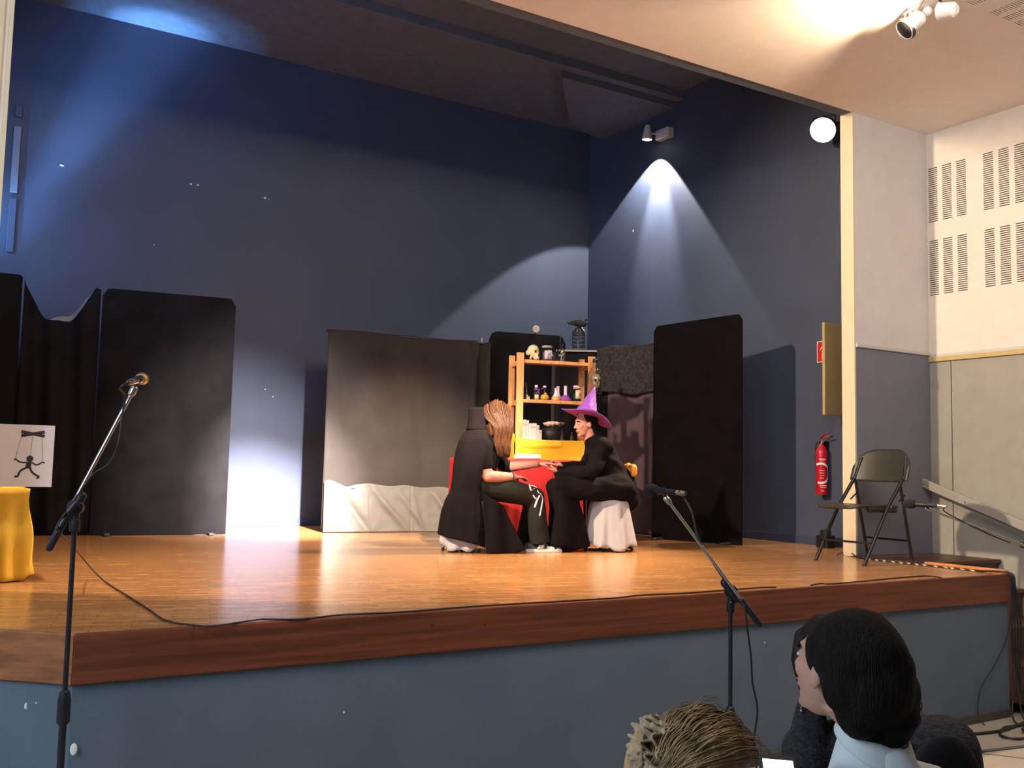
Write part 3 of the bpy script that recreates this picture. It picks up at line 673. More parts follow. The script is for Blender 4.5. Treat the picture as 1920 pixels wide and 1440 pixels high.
prof = [(.045, 0), (.072, .012), (.088, .045), (.088, .08), (.080, .108), (.086, .116), (.086, .122), (.074, .122), (.072, .10), (.06, .09)]
MB().lathe(prof, p, 28).build('pot', 'iron', t, smooth=True)
for s in (-1, 1): MB().tube([p+se*s*.083+V((0, 0, .108)), p+se*s*.104+V((0, 0, .112)), p+se*s*.106+V((0, 0, .088)), p+se*s*.087+V((0, 0, .082))], .005, 6).build('handle', 'iron', t)
random.seed(5)
def rose(c, r, m, t):
    mb = MB()
    for k in range(9):
        a = k*2.4; q = .25+.75*k/9; d = V((math.cos(a), math.sin(a), 0))
        mb.grid(4, 4, lambda u, v: c+V((0, 0, r*.9*(v-.2)*(1.15-q*.45)))+(d*math.cos((u-.5)*1.7)+V((-d.y, d.x, 0))*math.sin((u-.5)*1.7))*r*q*(.45+.65*v))
    return mb.build('flower', m, t, smooth=True, solid=.002)
for k in range(13):
    a = k*2.39996; q = math.sqrt((k+.5)/13)*.072; c = p+V((math.cos(a)*q, math.sin(a)*q, .160+random.uniform(-.006, .020)-q*.25)); rose(c, .036, 'flower_white', t)
for k in range(4): rose(p+se*(.07+.012*k)+sd*random.uniform(-.03, .03)+V((0, 0, .150+.016*(k % 2))), .030, 'flower_brown', t)
for k, (px, lb, h) in enumerate(((1056, 'small dark glass vial just right of the cauldron', .085), (1074, 'slim dark glass vial by the witch\'s face on the lower shelf', .075))):
    p = onshelf(px, Z3, .07); t = glassware('vial', lb, p, [(.018, 0), (.02, .006), (.02, h*.6), (.008, h*.75), (.008, h)], 'glass_dark', cat='bottle'); MB().ell(p+V((0, 0, h+.006)), (.011, .011, .009)).build('stopper', 'glass', t, smooth=True)
    MB().cbox(p+V((-.008, -.02, h*.35)), (.004, .002, h*.5), .0008).build('highlight_strip', 'chrome', t)
# lantern and crow on the board behind
p = V((6.462, 9.075, 3.072))
t = thing('lantern', 'black wire lantern on the drape top beside the wall corner', 'lantern', tuple(p))
MB().lathe([(.078, 0), (.078, .012), (.07, .014)], p, 8).build('base', 'iron', t)
for k in range(8):
    a = k*PI/4+.2; d = V((math.cos(a), math.sin(a), 0))
    MB().tube([p+d*.07+V((0, 0, .01)), p+d*.07+V((0, 0, .215)), p+d*.035+V((0, 0, .262)), p+V((0, 0, .275))], .0045, 6).build('bar', 'iron', t)
for z in (.055, .10, .145, .19, .215): MB().loft([[p+V((r*math.cos(2*PI*j/20), r*math.sin(2*PI*j/20), z+dz)) for j in range(20)] for r, dz in ((.074, -.005), (.074, .005), (.066, .005), (.066, -.005), (.074, -.005))], False).build('hoop', 'iron', t)
MB().lathe([(.022, .015), (.022, .12)], p, 14).build('candle', 'lantern_pane', t, smooth=2)
MB().tube([p+V((.02, -.03, .275)), p+V((.055, -.04, .225)), p+V((.07, -.03, .2))], .006, 6).build('ribbon', 'silver_paint', t)
cb = p+V((-.03, -.01, .342))
t = thing('crow_figure', 'black crow figure perched on top of the wire lantern', 'figurine', tuple(p+V((0, 0, .275))))
dl = rt.copy(); dl.z = 0; dl.normalize(); dl = -dl        # crow faces left
Mc = Matrix((dl, V((-dl.y, dl.x, 0)), V((0, 0, 1)))).transposed()
cb = p+V((0, 0, .318)); CR = lambda x, y, z: cb+Mc @ V((x, y, z))
Mt = Mc @ Matrix.Rotation(math.radians(-14), 3, 'Y')
mb = MB().ell(CR(0, 0, 0), (.072, .040, .042), Mt).ell(CR(.058, 0, .006), (.034, .028, .030), Mc)
mb.tube([CR(.075, 0, .002), CR(.115, 0, .004), CR(.142, 0, .022)], [.020, .012, .002], 8).tube([CR(.085, 0, -.008), CR(.115, 0, -.010), CR(.13, 0, -.004)], [.012, .008, .002], 8)
for q in (-1, 1): mb.tube([CR(0, q*.015, -.02), CR(0, q*.015, -.045)], [.012, .008], 8)
fuse(mb, 'body', 'feather', t, .005, 2)
for q in (-1, 1): MB().ell(CR(-.02, q*.038, .006), (.075, .010, .032), Mt, 14, 8).build('wing', 'feather', t, smooth=True)
MB().tube([CR(-.05, 0, .02), CR(-.085, 0, .045), CR(-.10, 0, .075)], [.022, .020, .004], 8, flat=.5).build('tail', 'feather', t, smooth=True)
# small round clip lamp on top of the panel behind the shelf
p = atY(1005, 617, 9.50); fd = (CAM-p).normalized(); fd = (fd+V((.35, 0, .0))).normalized()
t = thing('clip_lamp', 'small round cream clip lamp on top of the black panel behind shelf', 'lamp', (p.x, p.y, 3.28))
MB().lathe([(.020, -.05), (.040, -.02), (.043, .0)], p, 18, fd).build('housing', 'iron', t, smooth=2); MB().lathe([(.043, -.004), (.043, .004), (.036, .010)], p, 18, fd).build('face', 'flower_white', t, smooth=2)
MB().tube([p-fd*.03, V((p.x-fd.x*.03, p.y-fd.y*.03, 3.245))], .008, 8).build('stem', 'iron', t)
# ------------------------------------------------------------------ red-draped table and scroll
T0, T1, TYF, TYB, TZ = 4.33, 5.47, 7.60, 8.10, 1.815
t = thing('red_table', 'folding table under a bright red cloth between the two actors', 'table', ((T0+T1)/2, 7.85, S))
MB().cbox(((T0+T1)/2, 7.85, TZ-.016), (T1-T0-.02, TYB-TYF-.02, .024), .004).build('tabletop', 'step_wood', t)
for x in (T0+.08, T1-.08):
    for y in (TYF+.07, TYB-.07): MB().tube([(x, y, S), (x, y, TZ-.02)], .016, 10).build('leg', 'chrome', t)
n = 160; pts = []
for k in range(n):
    q = k/n*4
    i = int(q); f = q-i; cs = [(T0, TYF), (T1, TYF), (T1, TYB), (T0, TYB)]; a, b = cs[i], cs[(i+1) % 4]; pts.append((a[0]+(b[0]-a[0])*f, a[1]+(b[1]-a[1])*f))
def hem(k):
    x, y = pts[k]; q = k/n*4
    z = 1.26 if (q < .22 or q > 2) else 1.05
    return z+.01*math.sin(k*.5)
rings = []
for j in range(12):
    v = j/11; ring = []
    for k in range(n):
        x, y = pts[k]; c = V((x-(T0+T1)/2, y-7.85, 0)); c.normalize()
        ff = v*(.018*math.sin(k*.55)+.03+.012*math.sin(k*1.3)); z = TZ-.002-(TZ-hem(k))*v
        nn = V((0, -1, 0)) if k < n/4 else V((1, 0, 0)) if k < n/2 else V((0, 1, 0)) if k < 3*n/4 else V((-1, 0, 0))
        ring.append(V((x, y, z))+nn*ff)
    rings.append(ring)
mb = MB().loft(rings, False); mb.add([V((x, y, TZ-.002)) for x, y in pts], [tuple(range(n))])
mb.build('tablecloth', 'red_cloth', t, smooth=2, solid=.003)
a = atY(968, 851, 7.72); a = V((a.x, 7.74, TZ+.024)); b = a+V((.235, -.06, 0)); ax = (b-a).normalized()
t = thing('paper_scroll', 'rolled white paper scroll lying on the red table', 'scroll', (a.x, a.y, TZ))
y_ = V((0, 0, 1)).cross(ax); rings = []
mb = MB()
def scr(u, v): w = v*2*PI*2.3; r = .024-.0015*w/ (2*PI); return a+(b-a)*u+(y_*math.cos(w)+V((0, 0, 1))*math.sin(w))*r
MB().grid(4, 60, scr).build('paper_roll', 'white_card', t, smooth=True, solid=.0012)
MB().lathe([(.0188, .002), (.0188, (b-a).length-.004)], a, 20, ax).build('roll_core', 'label_cream', t)
# ------------------------------------------------------------------ yellow-draped stand with the puppet poster
PX0, PX1, PY0, PY1, PZ = .20, .625, 6.27, 6.62, 1.553
t = thing('draped_stand', 'small stand under a floor-length golden yellow cloth at the left', 'stand', ((PX0+PX1)/2, 6.44, S))
MB().cbox(((PX0+PX1)/2, (PY0+PY1)/2, (S+PZ)/2), (PX1-PX0-.03, PY1-PY0-.03, PZ-S-.006), .01).build('box', 'step_wood', t)
n = 120; rings = []
for j in range(16):
    v = j/15; ring = []
    for k in range(n):
        q = k/n*4; i = int(q); f = q-i; cs = [(PX0, PY0), (PX1, PY0), (PX1, PY1), (PX0, PY1)]; A, B = cs[i], cs[(i+1) % 4]
        P_ = V((A[0]+(B[0]-A[0])*f, A[1]+(B[1]-A[1])*f, 0)); c = P_-V(((PX0+PX1)/2, (PY0+PY1)/2, 0)); c.normalize()
        nn = (V((0, -1, 0)), V((1, 0, 0)), V((0, 1, 0)), V((-1, 0, 0)))[i]; e_ = min(f, 1-f)*8; nn = nn.lerp(c, max(0, 1-e_)*.6)
        ff = .006+v*.035+(v**1.3)*.020*math.sin(k*.62+.6*math.sin(v*3))+.008*math.sin(v*9+k*.1)
        ring.append(P_+nn*ff+V((0, 0, PZ-(PZ-S-.006)*v*(1-.06*(i == 1)))))
    rings.append(ring)
mb = MB().loft(rings, False); mb.add(rings[0], [tuple(range(n))])
mb.build('cloth', 'gold_cloth', t, smooth=2, solid=.003)
pl, ptr = V((.36, 6.235, PZ+.012)), V((.737, 6.225, PZ+.012)); pe = (ptr-pl).normalized(); pn = V((pe.y, -pe.x, 0)); pw = (ptr-pl).length; ph = .352
t = thing('puppet_poster', 'white card with a black string puppet drawing on the yellow stand', 'poster', tuple((pl+ptr)/2))
MB().prism([pl, ptr, ptr+V((0, 0, ph)), pl+V((0, 0, ph))], -pn*.005).build('card', 'white_card', t)
MB().prism([pl+pn*.0006, pl+pe*.083+pn*.0006, pl+pe*.083+V((0, 0, ph))+pn*.0006, pl+V((0, 0, ph))+pn*.0006], pn*.0004).build('card_fold', 'white_card', t)
def ppx(px, py): return atP(px, py, pl+pn*.001, pn)
def stroke(name, pts, r, m='ink', tap=None):
    P_ = [ppx(*q) for q in pts]; P_ = curve(P_, 5) if len(P_) > 2 else P_
    rs = r if tap is None else [r+(tap-r)*i/(len(P_)-1) for i in range(len(P_))]
    MB().tube(P_, rs, 8, flat=.12 if True else 1, side=pn).build(name, m, t)
stroke('control_bar', [(40, 809), (84, 818)], .0088); stroke('control_bar', [(40, 817), (84, 810)], .0088)
for a_, b_ in (((40, 819), (29, 860)), ((61, 818), (57, 856)), ((79, 820), (80, 866))): stroke('puppet_string', [a_, b_], .0016, 'string_grey')
c = ppx(56, 860); MB().lathe([(.0180, 0), (.0180, .0008)], c, 22, pn).build('puppet_head', 'ink', t)
q = [ppx(50, 866), ppx(59, 866), ppx(58, 879), ppx(47, 878)]; MB().prism(q, pn*.0008).build('puppet_torso', 'ink', t)
stroke('puppet_arm', [(50, 867), (42, 867), (35, 865), (30, 861), (26, 862)], .0040); stroke('puppet_arm', [(59, 867), (66, 871), (72, 871), (78, 867), (84, 868)], .0040)
stroke('puppet_leg', [(49, 877), (41, 881), (36, 886), (33, 893), (27, 893)], .0060, tap=.005); stroke('puppet_leg', [(56, 877), (60, 885), (66, 890), (73, 894), (68, 897)], .0060, tap=.005)
# ------------------------------------------------------------------ the seated pair
PA = V((.965, -.262, 0)).normalized(); PB = V((-PA.y, PA.x, 0))      # along the pair (left actor faces +PA), PB away from the hall
G0 = V((4.08, 7.28, S)); W0 = V((5.31, 6.95, S))
def gp(px, py, d=0): return atP(px, py, G0+PB*d, PB)
def stool(loc, label, clothlab, seed):
    t = thing('stool', label, 'stool', tuple(loc))
    MB().lathe([(.145, .425), (.16, .43), (.16, .445), (.15, .450)], loc, 28).build('seat', 'white_cloth', t, smooth=2)
    for k in range(4):
        a = PI/4+k*PI/2+.5; d = V((math.cos(a), math.sin(a), 0))
        lg = MB().tube([loc+d*.11+V((0, 0, .43)), loc+d*.215+V((0, 0, .012))], .0095, 10).build('leg', 'chrome', t, smooth=2)
        MB().tube([loc+d*.211+V((0, 0, .03)), loc+d*.217+V((0, 0, .001))], .0135, 10).build('rubber_tip', 'rubber', lg, smooth=2)
    n = 96; rings = []
    rnd = random.Random(seed); ph = [rnd.uniform(0, 6.28) for _ in range(4)]
    for j in range(16):
        v = j/15; ring = []
        for k in range(n):
            a = 2*PI*k/n
            hemz = .035+.03*math.sin(3*a+ph[0])+.02*math.sin(7*a+ph[1]); z = .453-(.453-max(.012, hemz))*v
            f = .5+.5*math.sin(9*a+ph[2]+.7*math.sin(2*a)); r = .163+v*.055+v*.035*f+.006*math.sin(17*a+ph[3])*v
            ring.append(loc+V((math.cos(a)*r, math.sin(a)*r, z)))
        rings.append(ring)
    mb = MB().loft(rings, False); mb.add(rings[0], [tuple(range(n))])
    c = mb.build('cloth_cover', 'white_cloth', t, smooth=2, solid=.003); return t
stool(G0, 'white-draped stool with metal legs under the caped actor', '', 2)
stool(W0, 'white-draped stool with metal legs under the witch', '', 5)
def hand(mb, wrist, d, n, side, L=.17, curl=.5, spread=.12, thumb=.6):
    """palm, four unequal bent fingers and a thumb leaving the side of the palm; n = palm normal (fingers curl to n)"""
    d = V(d).normalized(); n = V(n); n = (n-d*n.dot(d)).normalized(); s = d.cross(n)*side
    k = L/.18; w = V(wrist)
    M = Matrix((d, s, n)).transposed()
    mb.ell(w+d*.045*k, (.055*k, .040*k, .016*k), M).tube([w-d*.03*k, w+d*.02*k], [.026*k, .026*k], 10, flat=1)
    for i, (off, ln) in enumerate(((.030, .072), (.011, .080), (-.009, .074), (-.028, .058))):
        p = w+d*.082*k+s*off*k; a = 0; pts = [w+d*.05*k+s*off*.8*k, p]
        for q in range(3):
            a += curl*(.6, .9, .6)[q]; dd = d*math.cos(a)+n*math.sin(a)+s*spread*(off/.03)*.5
            p = p+dd*ln*k*(.45, .32, .23)[q]; pts.append(p)
        mb.tube(pts, [.0095*k, .0092*k, .0086*k, .0078*k, .0066*k], 8, round_=True)
    p0 = w+d*.02*k+s*.022*k; p1 = p0+(d*.5+s*.8*thumb+n*.25)*.04*k; p2 = p1+(d*.85+s*.35*thumb+n*.3)*.034*k; p3 = p2+(d*.95+n*.3)*.026*k
    mb.tube([p0, p1, p2, p3], [.014*k, .012*k, .010*k, .008*k], 8, round_=True)
def head(mb, c, f, u, k=1.0, ears=True, neck=True):
    f = V(f).normalized(); u = V(u); u = (u-f*u.dot(f)).normalized(); s = u.cross(f); M = Matrix((f, s, u)).transposed(); H = lambda x, y, z: c+M @ V((x*k, y*k, z*k))
    E_ = lambda p, r: mb.ell(H(*p), [q*k for q in r], M, 18, 12)
    E_((-.012, 0, .035), (.098, .076, .088)); E_((.022, 0, -.020), (.070, .062, .090)); E_((.030, 0, -.075), (.052, .048, .045)); E_((.066, 0, -.103), (.022, .024, .018))
    E_((.074, 0, .035), (.020, .048, .014)); E_((.078, 0, -.060), (.016, .026, .020))
    mb.tube([H(.086, 0, .022), H(.103, 0, -.008), H(.113, 0, -.026)], [.008*k, .010*k, .012*k], 8, round_=True); E_((.098, 0, -.030), (.014, .017, .008))
    E_((.093, 0, -.058), (.008, .019, .0055)); E_((.090, 0, -.070), (.009, .017, .006))
    for q in (-1, 1):
        E_((.060, q*.040, -.018), (.022, .020, .024)); E_((.080, q*.030, .012), (.010, .015, .008))
        if ears: E_((-.012, q*.077, -.010), (.018, .010, .032)); E_((-.004, q*.077, -.028), (.010, .008, .014))
    if neck: mb.tube([H(-.02, 0, -.05), H(-.035, 0, -.16)], [.056*k, .056*k], 14)
    return H, M
def face_bits(H, M, k, t, lip='lip'):
    for q in (-1, 1):
        MB().ell(H(.084, q*.030, .008), (.007*k, .013*k, .006*k), M, 10, 6).build('eye', 'eye_white', t, smooth=True)
        MB().ell(H(.0895, q*.030, .008), (.003*k, .006*k, .006*k), M, 8, 6).build('iris', 'iris', t, smooth=True)
        MB().tube([H(.090, q*.014, .029), H(.092, q*.032, .034), H(.078, q*.048, .028)], .0045*k, 6).build('eyebrow', 'hair_dark', t, smooth=True)
    MB().ell(H(.0985, 0, -.0585), (.005*k, .017*k, .004*k), M, 10, 6).ell(H(.0955, 0, -.0695), (.006*k, .015*k, .0046*k), M, 10, 6).build('lips', lip, t, smooth=True)
# ---- actor with the cape
t = thing('person', 'person with long brown hair in a black high-collared cape and printed dark trousers, seated', 'person', tuple(G0))
hc = gp(936, 788, .0); hf = (PA*.94+PB*.34).normalized()
mb = MB(); Hg, Mg = head(mb, hc, hf+V((0, 0, -.10)), (0, 0, 1), .97)
sR, sL = gp(905, 838, -.165), gp(925, 842, .15)
pel = G0+V((0, 0, .53))+PA*.02; chest = gp(908, 850, 0)
mb.tube([pel+V((0, 0, -.04)), pel+V((0, 0, .06)), gp(898, 890, 0), chest, gp(912, 826, 0)], [.13, .14, .125, .13, .07], 16, flat=1)
mb.tube([sR, sL], [.062, .062], 12, round_=True); mb.tube([gp(914, 826), gp(924, 806)], [.058, .054], 12)
eR, wR = gp(914, 893, -.20), gp(962, 894, -.15)
mb.tube([sR, eR], [.056, .046], 12, round_=True); mb.tube([eR, (eR+wR)/2+V((0, 0, -.004)), wR], [.052, .047, .033], 12, round_=True)
hand(mb, wR, PA*.95+PB*.3+V((0, 0, -.04)), (0, 0, -1), 1, .18, .35)
eL, wL = gp(942, 877, .20), gp(1008, 870, .04)
mb.tube([sL, eL], [.052, .044], 12, round_=True); mb.tube([eL, (eL+wL)/2, wL], [.046, .041, .030], 12, round_=True)
hand(mb, wL, wL-eL+V((0, 0, -.035)), (-.1, -.2, -1), -1, .20, .16, .1)
fuse(mb, 'body', 'skin', t, .0065, 3)
face_bits(Hg, Mg, .97, t)
MB().tube([wR-PA*.004+V((math.cos(a)*0, 0, 0))+(PB*math.cos(a)+V((0, 0, 1))*math.sin(a))*.036 for a in [2*PI*i/20 for i in range(21)]], .0055, 6).build('bracelet', 'rubber', t, smooth=True)
# short black sleeves
mb = MB().tube([sR+V((0, 0, .01)), sR.lerp(eR, .62)], [.080, .064], 14, round_=True).tube([sR, gp(916, 826, 0), sL], [.080, .085, .076], 14, round_=True).tube([sL+V((0, 0, .01)), sL.lerp(eL, .5), eL.lerp(wL, .12)], [.066, .060, .060], 14, round_=True).tube([pel+V((0, 0, -.02)), gp(898, 890, 0), chest, gp(912, 830, 0), gp(920, 812, 0)], [.148, .136, .142, .09, .066], 16)
fuse(mb, 'black_top', 'robe', t, .010, 3)
# trousers
kR, aR = gp(1003, 928, -.14), gp(1012, 1018, -.12); kL, aL = gp(1000, 930, .12), gp(985, 1018, .16)
hipR, hipL = G0+PA*.05-PB*.10+V((0, 0, .53)), G0+PA*.05+PB*.10+V((0, 0, .53))
mb = MB().tube([G0+V((0, 0, .50))-PB*.1, G0+V((0, 0, .50))+PB*.1], [.125, .125], 14, round_=True)
for hp, kn, an in ((hipR, kR, aR), (hipL, kL, aL)):
    mb.tube([hp, hp.lerp(kn, .5)+V((0, 0, .01)), kn+V((0, 0, -.012))], [.115, .103, .080], 14, round_=True)
    mb.tube([kn+V((0, 0, -.01)), kn.lerp(an, .35), kn.lerp(an, .7), an+V((0, 0, .0))], [.078, .080, .085, .092], 14)
_, leg = fuse(mb, 'trousers', 'jeans', t, .009, 4)
bvh = BVHTree.FromPolygons([tuple(p) for p in leg.v], leg.f)
def onleg(px, py):
    d = ray(px, py).normalized(); h = bvh.ray_cast(CAM, d); return h[0] if h[0] else gp(px, py, -.22)
for pts, w in (([(993, 909), (996, 920), (1002, 916)], .007), ([(997, 911), (1004, 913), (1008, 921)], .006), ([(1000, 929), (1005, 935), (1010, 923)], .006), ([(1003, 950), (1007, 938), (1011, 930)], .008), ([(1012, 966), (1015, 950), (1017, 936)], .007), ([(1013, 926), (1017, 934)], .006)):
    P_ = [onleg(*q) for q in pts]; d = -ray(*pts[0]).normalized()
    part(MB().tube([p+d*.001 for p in curve(P_, 4)], w, 8, flat=.25, side=d, round_=True).build('bone_print', 'print_white', t, smooth=True), 'white bone-shaped print')
def shoe(heel, toe_dir, t, k=1.0):
    d = V(toe_dir).normalized(); s = V((-d.y, d.x, 0)); M = Matrix((d, s, V((0, 0, 1)))).transposed()
    Q = lambda x, y, z: heel+M @ V((x*k, y*k, z*k)); L = .30
    def outline(off, z):
        pr = [(0, .030), (.05, .037), (.12, .036), (.20, .047), (.26, .044), (.30, .018)]
        return [Q(x-off*.3*(x < .02)+off*(x > .29), -w-off, z) for x, w in pr]+[Q(x-off*.3*(x < .02)+off*(x > .29), w+off, z) for x, w in pr[::-1]]
    sh = MB().loft([outline(.004, .001), outline(.006, .012), outline(.003, .028)]).build('sole', 'shoe_white', t, smooth=2)
    rings = []
    for x, w, z in ((-.002, .022, .075), (.015, .033, .085), (.06, .037, .092), (.10, .038, .088), (.15, .040, .066), (.20, .045, .054), (.25, .043, .048), (.285, .030, .042), (.298, .015, .036)):
        rings.append([Q(x, w*math.cos(a)*(1 if math.sin(a) < .3 else .9), .026+(z-.026)*max(0, math.sin(a))) for a in [PI*j/10 for j in range(11)]]+[Q(x, 0, .022)])
    up_ = MB().loft(rings).build('shoe_upper', 'shoe_black', t, smooth=2)
    MB().loft([[Q(x, q*(w+.002)*math.cos(a), .028+(z-.024)*math.sin(a)) for q in (1,) for a in [PI*j/12 for j in range(13)]] for x, w, z in ((.255, .043, .049), (.275, .036, .046), (.299, .016, .038))], cap=False).build('toe_cap', 'shoe_white', up_, smooth=True, solid=.003)
    for q in (-1, 1):
        MB().grid(6, 4, lambda u, v: Q(.085+.05*u+.02*v, q*(.0395+.002*math.sin(u*3)), .028+.036*v)).build('side_panel', 'shoe_white', up_, smooth=True, solid=.003)
        MB().grid(6, 3, lambda u, v: Q(.17+.07*u, q*(.044+.003*math.sin(u*2.5)-.012*v), .028+.024*v)).build('side_panel', 'shoe_white', up_, smooth=True, solid=.003)
    for x in (.12, .14, .16, .18): MB().tube([Q(x, -.02, .082-(x-.12)*.32), Q(x+.004, 0, .087-(x-.12)*.32), Q(x, .02, .082-(x-.12)*.32)], .003, 6).build('lace', 'shoe_white', up_)
shoe(V((gp(986, 1040, -.12).x, gp(986, 1040, -.12).y, S)), PA*.98-PB*.12, t); shoe(V((aL.x, aL.y, S))-PA*.10, PA+PB*.1, t)
# cape: open at the front, long at the back, with a stiff upright collar
GL = lambda x, y, z: G0+PA*x+PB*y+V((0, 0, z))
crings = [(1.035, .085, .075, .095), (1.00, .075, .115, .165), (.93, .060, .148, .225), (.83, .045, .160, .250), (.72, .020, .150, .255), (.60, .005, .142, .250), (.50, .000, .150, .250), (.42, -.015, .178, .262), (.32, -.020, .205, .275), (.22, -.015, .225, .285), (.145, -.010, .238, .292)]
def cap(u, v):
    q = v*(len(crings)-1); i = min(int(q), len(crings)-2); f = q-i; A, B = crings[i], crings[i+1]
    z, cx, rx, ry = [A[k]+(B[k]-A[k])*f for k in range(4)]
    a0 = -72-6*math.sin(v*5); a = math.radians(a0-(360-2*abs(a0)-20)*u)
    fold = 1+.035*v*math.sin(a*7)+.02*v*math.sin(a*12+1)
    z -= max(0, v-.8)*.55*(1-u)**3*.9
    return GL(cx+rx*math.cos(a)*fold, ry*math.sin(a)*fold, z)
mb = MB().grid(70, 50, cap)
mb.build('cape', 'cape', t, smooth=True, solid=.006)
def flap(u, v):
    a = gp(905, 925, -.255).lerp(gp(944, 948, -.235), u); b = gp(912, 1036, -.285).lerp(gp(984, 1030, -.265), u); p = a.lerp(b, v); p += PB*(.012*math.sin(u*8+v*3))+V((0, 0, -.045*math.sin(PI*u)*v*v)); return p
MB().grid(20, 24, flap).build('cape_flap', 'cape', t, smooth=True, solid=.006)
def col(u, v):
    a = math.radians(-80-210*u); z = 1.015+v*.19; r = .085+.035*(1-v)**2
    return GL(.085-.02*v+r*math.cos(a)*1.0-.0, r*1.15*math.sin(a), z)
MB().grid(30, 10, col).build('collar', 'cape', t, smooth=True, solid=.006)
# hair: fitted cap plus long fall of locks over the shoulder nearest the hall
hu = V((0, 0, 1)); hs = hu.cross(hf)
HH = lambda x, y, z: hc+hf*x+hs*y+hu*z
mb = MB().ell(HH(-.022, 0, .042), (.106, .090, .090), Matrix((hf, hs, hu)).transposed())
mb.tube([HH(-.055, -.02, .03), HH(-.075, -.03, -.06), HH(-.075, -.04, -.14)], [.080, .078, .06], 14)
mb.tube([gp(926, 775, -.065), gp(942, 800, -.085), gp(945, 825, -.09), gp(949, 846, -.09), gp(953, 858, -.08)], [.050, .068, .055, .042, .016], 14)
hr_, hm = fuse(mb, 'hair', 'hair_brown', t, .008, 3)
rnd = random.Random(4); mb = MB()
for k in range(150):
    q = rnd.random(); x0 = 906+q*52; y0 = 748+10*abs(q-.5)**1.5*4+rnd.uniform(0, 6); d0 = -.075+.02*rnd.random()
    xe = 934+q*21+rnd.uniform(-2, 2); ye = 846+rnd.uniform(-20, 13)
    P_ = curve([gp(x0, y0, d0*.6), gp(x0+3, y0+18, d0-.03), gp((x0+xe)/2+6, 800, -.135-.02*rnd.random()), gp((x0+2*xe)/3+2, 828, -.135), gp(xe, ye, -.11-.03*rnd.random())], 5)
    mb.tube(P_, [.0034]*(len(P_)-3)+[.003, .002, .001], 5)
o_ = mb.build('hair_strands', 'hair_brown', t, smooth=True); o_['kind'] = 'stuff'
# ---- the witch
t = thing('person', 'person in a black robe and purple pointed hat, seated with hands held out', 'person', tuple(W0))
WL = lambda x, y, z: W0-PA*x-PB*y+V((0, 0, z))       # witch faces -PA; y>0 towards the hall
def wp(px, py, d=0): return atP(px, py, W0-PB*d, PB)
whc = wp(1097, 795, 0); wf = (-PA+PB*-.10+V((0, 0, -.12))).normalized()
mb = MB(); Hw, Mw = head(mb, whc, wf, (0, 0, 1), .92)
wsL, wsR = wp(1132, 838, .165), wp(1118, 838, -.16)
mb.tube([wp(1112, 840), wp(1104, 815)], [.058, .050], 12)
mb.tube([wsL, wsR], .05, 10, round_=True)
weL, wwL = wp(1108, 884, .20), wp(1050, 888, .06); weR, wwR = wp(1098, 876, -.20), wp(1056, 876, -.08)
mb.tube([wsL, weL, wwL], [.05, .045, .030], 12, round_=True); mb.tube([wsR, weR, wwR], [.05, .045, .030], 12, round_=True)
hand(mb, wwL, wp(1024, 876, .02)-wwL, (0, 0, 1), -1, .195, .22); hand(mb, wwR, wp(1030, 858, -.06)-wwR, (-PA*.3+V((0, 0, -1))), 1, .195, .5)
mb.tube([wp(1120, 860), WL(-.02, 0, .55)], [.10, .11], 12)
fuse(mb, 'body', 'skin', t, .0065, 3)
face_bits(Hw, Mw, .92, t)
mb = MB()
mb.tube([WL(-.06, 0, .50), WL(-.07, 0, .60), wp(1136, 880), wp(1124, 848), wp(1112, 828), wp(1106, 818)], [.165, .165, .155, .145, .085, .068], 18)
mb.tube([wsL, wsR], [.085, .085], 14, round_=True)
mb.tube([wsL, weL, weL.lerp(wwL, .55), wwL+V((0, 0, -.004))], [.080, .072, .062, .052], 14, round_=True)
mb.tube([wsR, weR, weR.lerp(wwR, .55), wwR], [.078, .072, .062, .050], 14, round_=True)
for s, kx in ((.11, 1038), (-.10, 1046)):
    kn = wp(kx+8, 916, s); mb.tube([WL(-.06, s, .55), WL(.15, s, .545), kn], [.125, .118, .098], 14, round_=True)
    mb.tube([kn, kn.lerp(WL(.42, s, .1), .5), wp(kx+10, 1024, s)], [.092, .110, .125], 14)
mb.tube([wp(1056, 925, 0), wp(1062, 975, .02), wp(1070, 1028, .02)], [.12, .155, .165], 18)
mb.tube([WL(-.10, 0, .53), WL(-.15, .0, .46)], [.16, .13], 14, round_=True)
o_, rm = fuse(mb, 'robe', 'robe', t, .010, 4)
nrm = [v.normal.copy() for v in o_.data.vertices]
for v, nn in zip(o_.data.vertices, nrm):
    z = v.co.z; p_ = v.co.copy()
    w_ = max(0, .48-z)*1.2; f = math.sin(math.atan2(p_.y, p_.x)*3+p_.y*46); p_ += nn*(.017*f*min(1, w_)+.010*nz(p_.x*7, p_.y*7, p_.z*3))
    if z > .5: p_ += nn*(.013*nz(p_.x*8, p_.y*8, p_.z*15)+.007*math.sin(p_.z*40+p_.x*25)*nz(p_.x*4, p_.y*4, p_.z*4))
    p_.z = max(p_.z, .004); v.co = p_
# hair under the hat, tied low at the nape
mb = MB(); wu = (V((0, 0, 1))-wf*wf.z).normalized(); wsd = wu.cross(wf); HW = lambda x, y, z: whc+wf*x+wsd*y+wu*z; Mh = Matrix((wf, wsd, wu)).transposed()
mb.ell(HW(-.030, 0, .040), (.094, .080, .080), Mh).ell(HW(-.075, 0, -.03), (.045, .062, .07), Mh).tube([HW(-.085, 0, -.03), HW(-.10, 0, -.11), HW(-.12, .0, -.19)], [.05, .045, .025], 12, round_=True)
fuse(mb, 'hair', 'hair_dark', t, .007, 3)
